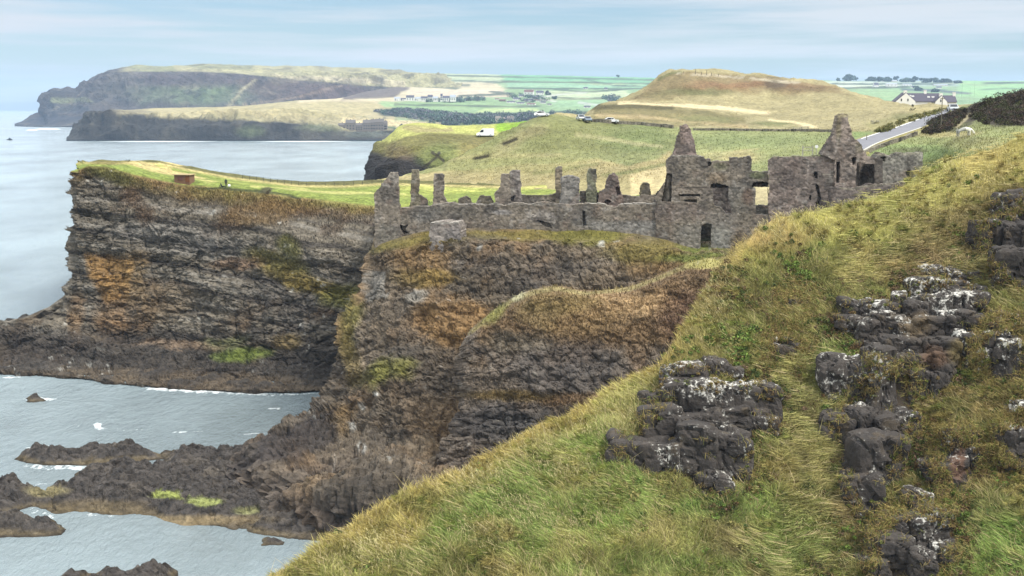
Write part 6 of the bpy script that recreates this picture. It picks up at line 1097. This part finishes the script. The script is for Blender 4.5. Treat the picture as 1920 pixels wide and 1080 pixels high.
# figure sitting on the grass, leaning back
J2 = [(0, 0, .14, .16, .17), (0, .14, .38, .14, .18), (0, .26, .62, .11, .2), (0, .3, .72, .055), (0, .3, .82, .09), (0, .29, .92, .08), (-.2, .26, .6, .06), (-.27, .42, .36, .048), (-.26, .5, .08, .036), (.2, .26, .6, .06), (.27, .42, .36, .048), (.26, .5, .08, .036), (-.12, -.08, .13, .1), (-.13, -.45, .36, .075), (-.13, -.75, .08, .05), (-.13, -.88, .1, .04), (.12, -.08, .13, .1), (.13, -.45, .34, .075), (.13, -.78, .08, .05), (.13, -.9, .1, .04)]
p = cast(416.5, 351.5); ps = empty('person', p, R(70), label='person in dark clothing sitting on the grass leaning back on the arms', cat='person'); figure('body', J2, BN, M_DARKCL, ps); figure('head', [(0, .29, .80, .085), (0, .28, .90, .088)], [(0, 1)], M_SKIN, ps); figure('hair', [(0, .31, .9, .085), (0, .3, .94, .085)], [(0, 1)], M_HAIR, ps); hands(ps, [(-.26, .5, .1), (.26, .5, .1)])
p = cast(429.5, 351); bg_ = figure('bag', [(-.3, 0, .25, .22), (0, 0, .32, .28), (.32, 0, .24, .2), (.1, 0, .6, .08)], [(0, 1), (1, 2), (1, 3)], M_WHITE, loc=p); tag(bg_, 'white bag lying on the grass beside the dark-clad people', 'bag')
# horse grazing on the roadside meadow
M_HW = mat_plain('white_coat', S(222, 220, 206, .8), .9, 0, .2, 4); M_HG = mat_plain('grey_coat', S(176, 176, 168), .9, 0, .25, 4)
p = cast(1808, 256.5); hr = empty('horse', p, R(0), label='pale grey and white horse grazing on the meadow with its head down', cat='horse')
HJ = [(-.75, 0, 1.2, .36, .33), (-.2, 0, 1.15, .37, .34), (.35, 0, 1.16, .37, .33), (.75, 0, 1.2, .26, .2), (1.08, 0, 1.0, 0.150), (1.35, 0, .66, 0.180), (1.48, 0, .45, 0.165), (1.62, 0, .22, 0.105),
      (.72, -.18, .85, 0.165), (.74, -.18, .5, 0.090), (.72, -.18, .08, 0.075), (.76, -.18, .03, 0.090), (.66, .18, .85, 0.165), (.62, .18, .5, 0.090), (.6, .18, .08, 0.075), (.64, .18, .03, 0.090),
      (-.8, -.18, .85, 0.200), (-.92, -.18, .52, 0.105), (-.86, -.18, .08, 0.075), (-.82, -.18, .03, 0.090), (-.85, .18, .85, 0.200), (-1.02, .18, .52, 0.105), (-1.0, .18, .08, 0.075), (-.96, .18, .03, 0.090), (1.3, -.09, .72, 0.045), (1.24, -.12, .84, 0.022), (1.3, .09, .72, 0.045), (1.24, .12, .84, 0.022)]
HB = [(0, 1), (1, 2), (2, 3), (3, 4), (4, 5), (5, 6), (6, 7), (3, 8), (8, 9), (9, 10), (10, 11), (3, 12), (12, 13), (13, 14), (14, 15), (0, 16), (16, 17), (17, 18), (18, 19), (0, 20), (20, 21), (21, 22), (22, 23), (5, 24), (24, 25), (5, 26), (26, 27)]
hb = figure('body', HJ, HB, M_HW, hr)
me = hb.data; me.materials.append(M_HG)
for q in me.polygons:
    if q.center.x < .12: q.material_index = 1
figure('mane', [(.7, 0, 1.42, .05), (1.0, 0, 1.2, .06), (1.28, 0, .84, .04)], [(0, 1), (1, 2)], M_HG, hr); figure('tail', [(-1.02, 0, 1.25, .06), (-1.16, 0, .95, .09), (-1.16, 0, .5, .05)], [(0, 1), (1, 2)], M_HG, hr)
# ================================================================== POLES, FENCES, WALLS
M_POLE = mat_plain('pole_timber', S(120, 116, 98), .9); M_POLED = mat_plain('dark_timber', S(72, 72, 74), .9)
def pole(px, ytop, ybot, rad, label, mat, arms=(), name='utility_pole', cat='pole', group=None):
    p = cast(px, ybot); h = float((H - p.z) and 0); top = V1(px, ytop, p.y); hh = top.z - p.z; root = empty(name, p, label=label, cat=cat, group=group); a = np.linspace(0, 2 * np.pi, 9)[:-1]
    v = np.concatenate([np.stack([rad * r * np.cos(a), rad * r * np.sin(a), 0 * a + z], -1) for z, r in ((-.4, 1.), (hh, .75))]); mesh_np('pole', v, [np.array([[i, (i + 1) % 8, 8 + (i + 1) % 8, 8 + i] for i in range(8)]), np.arange(8, 16)[None]], mat, parent=root)
    for (z, w_) in arms: b_ = [[], []]; box(b_, (0, -rad, hh - z), (w_, .1, .12)); make('cross_arm', b_, mat, root)
    return root
pole(1764, 182, 245, .09, 'slim pale timber pole standing on the meadow left of the horse', M_POLE, ((.25, .7),)); pole(1803, 155, 183, .16, 'dark utility pole with cross arms, left one by the hedge', M_POLED, ((.3, 1.6),)); pole(1826.5, 150, 182, .14, 'tall thin utility pole, right one on the skyline', M_POLED, ((.3, 1.4),)); pole(1818, 163, 192, .1, 'pale thin pole between the two dark utility poles', M_POLE)
pole(1733, 205, 228, .05, 'thin roadside marker pole in front of the far verge', M_POLE, name='marker_pole')
for x, y0, y1, lb in [(1304, 129, 138, 'left one of the two taller posts on top of the golden hill'), (1325, 131, 140, 'right one of the two taller posts on top of the golden hill'), (1282, 133, 137, 'short post left of the taller ones on the golden hill'), (1315, 135, 139, 'short post between the taller ones on the golden hill'), (1334, 136, 140.5, 'short post right of the taller ones on the golden hill'), (1347, 138, 142, 'last short post at the right on the golden hill top')]: pole(x, y0, y1 + 1, .09, lb, M_POLED, name='fence_post', cat='post', group='posts on the golden hill')
for x, y0, y1, lb in [(1674, 246, 257, 'dark fence post at the near road edge'), (1625, 252, 262, 'thin post beside the chimney gable at the road verge'), (1711, 240, 251, 'pale short post under the dark scrub by the road'), (1733, 226, 238, 'pale post at the bend of the road under the scrub')]: pole(x, y0, y1, .08, lb, M_POLED if 'dark' in lb else M_POLE, name='fence_post', cat='post')
def bench(px, py, yaw, label, group):
    p = cast(px, py); root = empty('picnic_table', p, yaw, label=label, cat='picnic table', group=group); b_ = [[], []]; box(b_, (0, 0, .76), (2.1, .8, .07)); make('tabletop', b_, M_WOOD, root)
    for s in (-1, 1):
        b_ = [[], []]; box(b_, (0, s * .75, .46), (2.1, .3, .06)); make('seat', b_, M_WOOD, root)
        b_ = [[], []]; box(b_, (s * .8, 0, .4), (.1, 1.5, .1)); box(b_, (s * .8, -.35, .38), (.1, .1, .8)); box(b_, (s * .8, .35, .38), (.1, .1, .8)); make('leg', b_, M_WOOD, root)
bench(1494, 245, .1, 'weathered picnic table by the wall, left of the pair', 'picnic tables by the field wall'); bench(1509, 243, -.1, 'weathered picnic table by the wall, right of the pair', 'picnic tables by the field wall'); bench(1640, 231, .3, 'lone picnic table in the golden field right of the chimney gable', None)
# dry stone field walls running along the top of the meadow
M_DRY = mat_surface('dry_stone', 2., .3, 3., .5, .95, .2, 3.0, .35, attr=False, base=tuple(S(132, 126, 112)))
def field_wall(name, pts, h, th, label, cat='wall', mat=None, n=60):
    a = np.array(pts, float); t = np.linspace(0, 1, n); s = np.linspace(0, 1, len(a)); V = []
    c = [np.array(cast(x, y)) for x, y in zip(np.interp(t, s, a[:, 0]), np.interp(t, s, a[:, 1]))]; c = np.array(c); c[1:-1, 2] = (c[:-2, 2] + c[1:-1, 2] + c[2:, 2]) / 3
    tg = np.gradient(c, axis=0); nr = np.stack([-tg[:, 1], tg[:, 0], 0 * tg[:, 0]], -1); nr /= np.linalg.norm(nr, axis=1, keepdims=True)
    hh = h * (1 + .3 * fbm(c, 3, 3, 7)); up = np.array([0, 0, 1])
    V = np.stack([c - nr * th - up * .8, c - nr * th * .8 + up * hh[:, None], c + nr * th * .8 + up * hh[:, None] * 1.02, c + nr * th - up * .8], 1)
    return tag(mesh_np(name, V, [gridfaces(n, 4), np.array([[0, 1, 2, 3], [(n - 1) * 4 + 3, (n - 1) * 4 + 2, (n - 1) * 4 + 1, (n - 1) * 4]])], mat or M_DRY, origin=c[n // 2]), label, cat)
field_wall('stone_wall', [(1300, 244), (1380, 245), (1440, 246), (1500, 246), (1562, 247)], .55, .3, 'dark dry stone wall along the foot of the golden field', n=90); field_wall('stone_wall', [(1095, 227), (1150, 231), (1200, 234), (1262, 240)], .8, .35, 'grey stone wall along the top of the green hill right of the parked cars', n=80)
field_wall('roadside_wall', [(1614, 294), (1645, 279), (1685, 266), (1718, 254)], .7, .3, 'low grey wall along the near side of the road', n=50)
# post-and-wire fence along the headland's far edge
fn = empty('wire_fence', cast(560, 347.5), label='thin post fence along the far edge of the headland field', cat='fence'); fo = np.array(fn.location); last = None; bw = [[], []]
for i, x in enumerate(np.concatenate([np.linspace(455, 560, 9), np.linspace(575, 715, 9)])):
    y = float(np.interp(x, [300, 345, 440, 560, 640, 720], [304, 314, 333, 347, 348, 343])) + 1.2; q = np.array(cast(x, y))
    if q[1] > 400: continue
    b_ = [[], []]; box(b_, q + [0, 0, .5], (.07, .07, .9)); make('post', b_, M_POLED, fn, fo)
    if last is not None and np.linalg.norm(q - last) < 25:
        for z in (.5, .95):
            a, b = last + [0, 0, z], q + [0, 0, z]; k_ = sum(len(v) for v in bw[0]); bw[0].append(np.stack([a - [0, 0, .02], a + [0, 0, .02], b + [0, 0, .02], b - [0, 0, .02]])); bw[1].append(k_ + np.array([[0, 1, 2, 3]]))
    last = q
make('wire', bw, M_POLED, fn, fo)
# track-side stone at the right, pale boulders
# ================================================================== SKY, SUN, HAZE
SUN_EL, SUN_AZ = R(54), R(122)           # azimuth from +Y (view direction) clockwise: behind the viewer, to the right
w = bpy.data.worlds.new('World'); SC.world = w; w.use_nodes = True; nt = w.node_tree; N, L = nt.nodes, nt.links
sky = N.new('ShaderNodeTexSky'); sky.sky_type = 'NISHITA'; sky.sun_disc = False; sky.sun_elevation = SUN_EL; sky.sun_rotation = SUN_AZ; sky.altitude = 50; sky.air_density = 1.; sky.dust_density = .6; sky.ozone_density = 1.5
tc = N.new('ShaderNodeTexCoord'); mp = N.new('ShaderNodeMapping'); mp.inputs['Scale'].default_value = (1.5, 1.5, 26); L.new(tc.outputs['Generated'], mp.inputs[0])
def wn(sc, det, ro, off):
    m2 = N.new('ShaderNodeMapping'); m2.inputs['Location'].default_value = off; L.new(mp.outputs[0], m2.inputs[0])
    n = N.new('ShaderNodeTexNoise'); n.inputs['Scale'].default_value = sc; n.inputs['Detail'].default_value = det; n.inputs['Roughness'].default_value = ro; L.new(m2.outputs[0], n.inputs['Vector']); return n.outputs['Fac']
sep = N.new('ShaderNodeSeparateXYZ'); L.new(tc.outputs['Generated'], sep.inputs[0])
el = N.new('ShaderNodeMapRange'); el.inputs[1].default_value = .02; el.inputs[2].default_value = .2; el.inputs[3].default_value = -.08; el.inputs[4].default_value = .30; L.new(sep.outputs[2], el.inputs[0])
ad = N.new('ShaderNodeMath'); ad.operation = 'ADD'; L.new(wn(1.6, 6, .55, (0, 0, 0)), ad.inputs[0]); L.new(el.outputs[0], ad.inputs[1])
rp = N.new('ShaderNodeMapRange'); rp.inputs[1].default_value = .40; rp.inputs[2].default_value = .62; rp.interpolation_type = 'SMOOTHSTEP'; L.new(ad.outputs[0], rp.inputs[0])
sc2 = N.new('ShaderNodeVectorMath'); sc2.operation = 'MULTIPLY'; sc2.inputs[1].default_value = SKY_TINT; L.new(sky.outputs[0], sc2.inputs[0])
mx = N.new('ShaderNodeMix'); mx.data_type = 'RGBA'; L.new(rp.outputs[0], mx.inputs[0]); L.new(sc2.outputs[0], mx.inputs[6]); cb = N.new('ShaderNodeMapRange'); cb.inputs[1].default_value = .08; cb.inputs[2].default_value = .5; cb.inputs[3].default_value = 1; cb.inputs[4].default_value = ZEN; L.new(sep.outputs[2], cb.inputs[0])
cv = N.new('ShaderNodeVectorMath'); cv.operation = 'SCALE'; cv.inputs[0].default_value = CLOUD; L.new(cb.outputs[0], cv.inputs['Scale']); L.new(cv.outputs[0], mx.inputs[7])
bg = N['Background']; bg.inputs['Strength'].default_value = .1; L.new(mx.outputs[2], bg.inputs['Color'])
sl = bpy.data.lights.new('sun', 'SUN'); so = bpy.data.objects.new('sun', sl); COL.objects.link(so); sl.energy = SUNE; sl.angle = R(16); sl.color = (1, .95, .87)
so.rotation_euler = (math.pi / 2 - SUN_EL, 0, math.pi - SUN_AZ); so.location = (60, -60, 120)
if HAZE:
    x0, x1, y0, y1, z0, z1 = -12800, 12800, -300, 14600, -12, 320
    v = np.array([(x, y, z) for x in (x0, x1) for y in (y0, y1) for z in (z0, z1)], float)
    f = np.array([[0, 1, 3, 2], [4, 6, 7, 5], [0, 4, 5, 1], [2, 3, 7, 6], [0, 2, 6, 4], [1, 5, 7, 3]])
    m = bpy.data.materials.new('haze_air'); nt, N, L = nodes(m); N.remove(N['Principled BSDF']); pv = N.new('ShaderNodeVolumePrincipled')
    pv.inputs['Color'].default_value = HAZE_COL; pv.inputs['Density'].default_value = HAZE; L.new(pv.outputs[0], N['Material Output'].inputs['Volume'])
    o = mesh_np('haze', v, f, m); tag(o, kind='stuff')
vs = SC.view_settings; vs.view_transform = 'Standard'; vs.look = 'None'; vs.gamma = 1; vs.use_curve_mapping = False; vs.exposure = EXPO
SC.cycles.use_denoising = True; SC.cycles.max_bounces = 6; SC.cycles.volume_bounces = 1; SC.cycles.use_adaptive_sampling = True
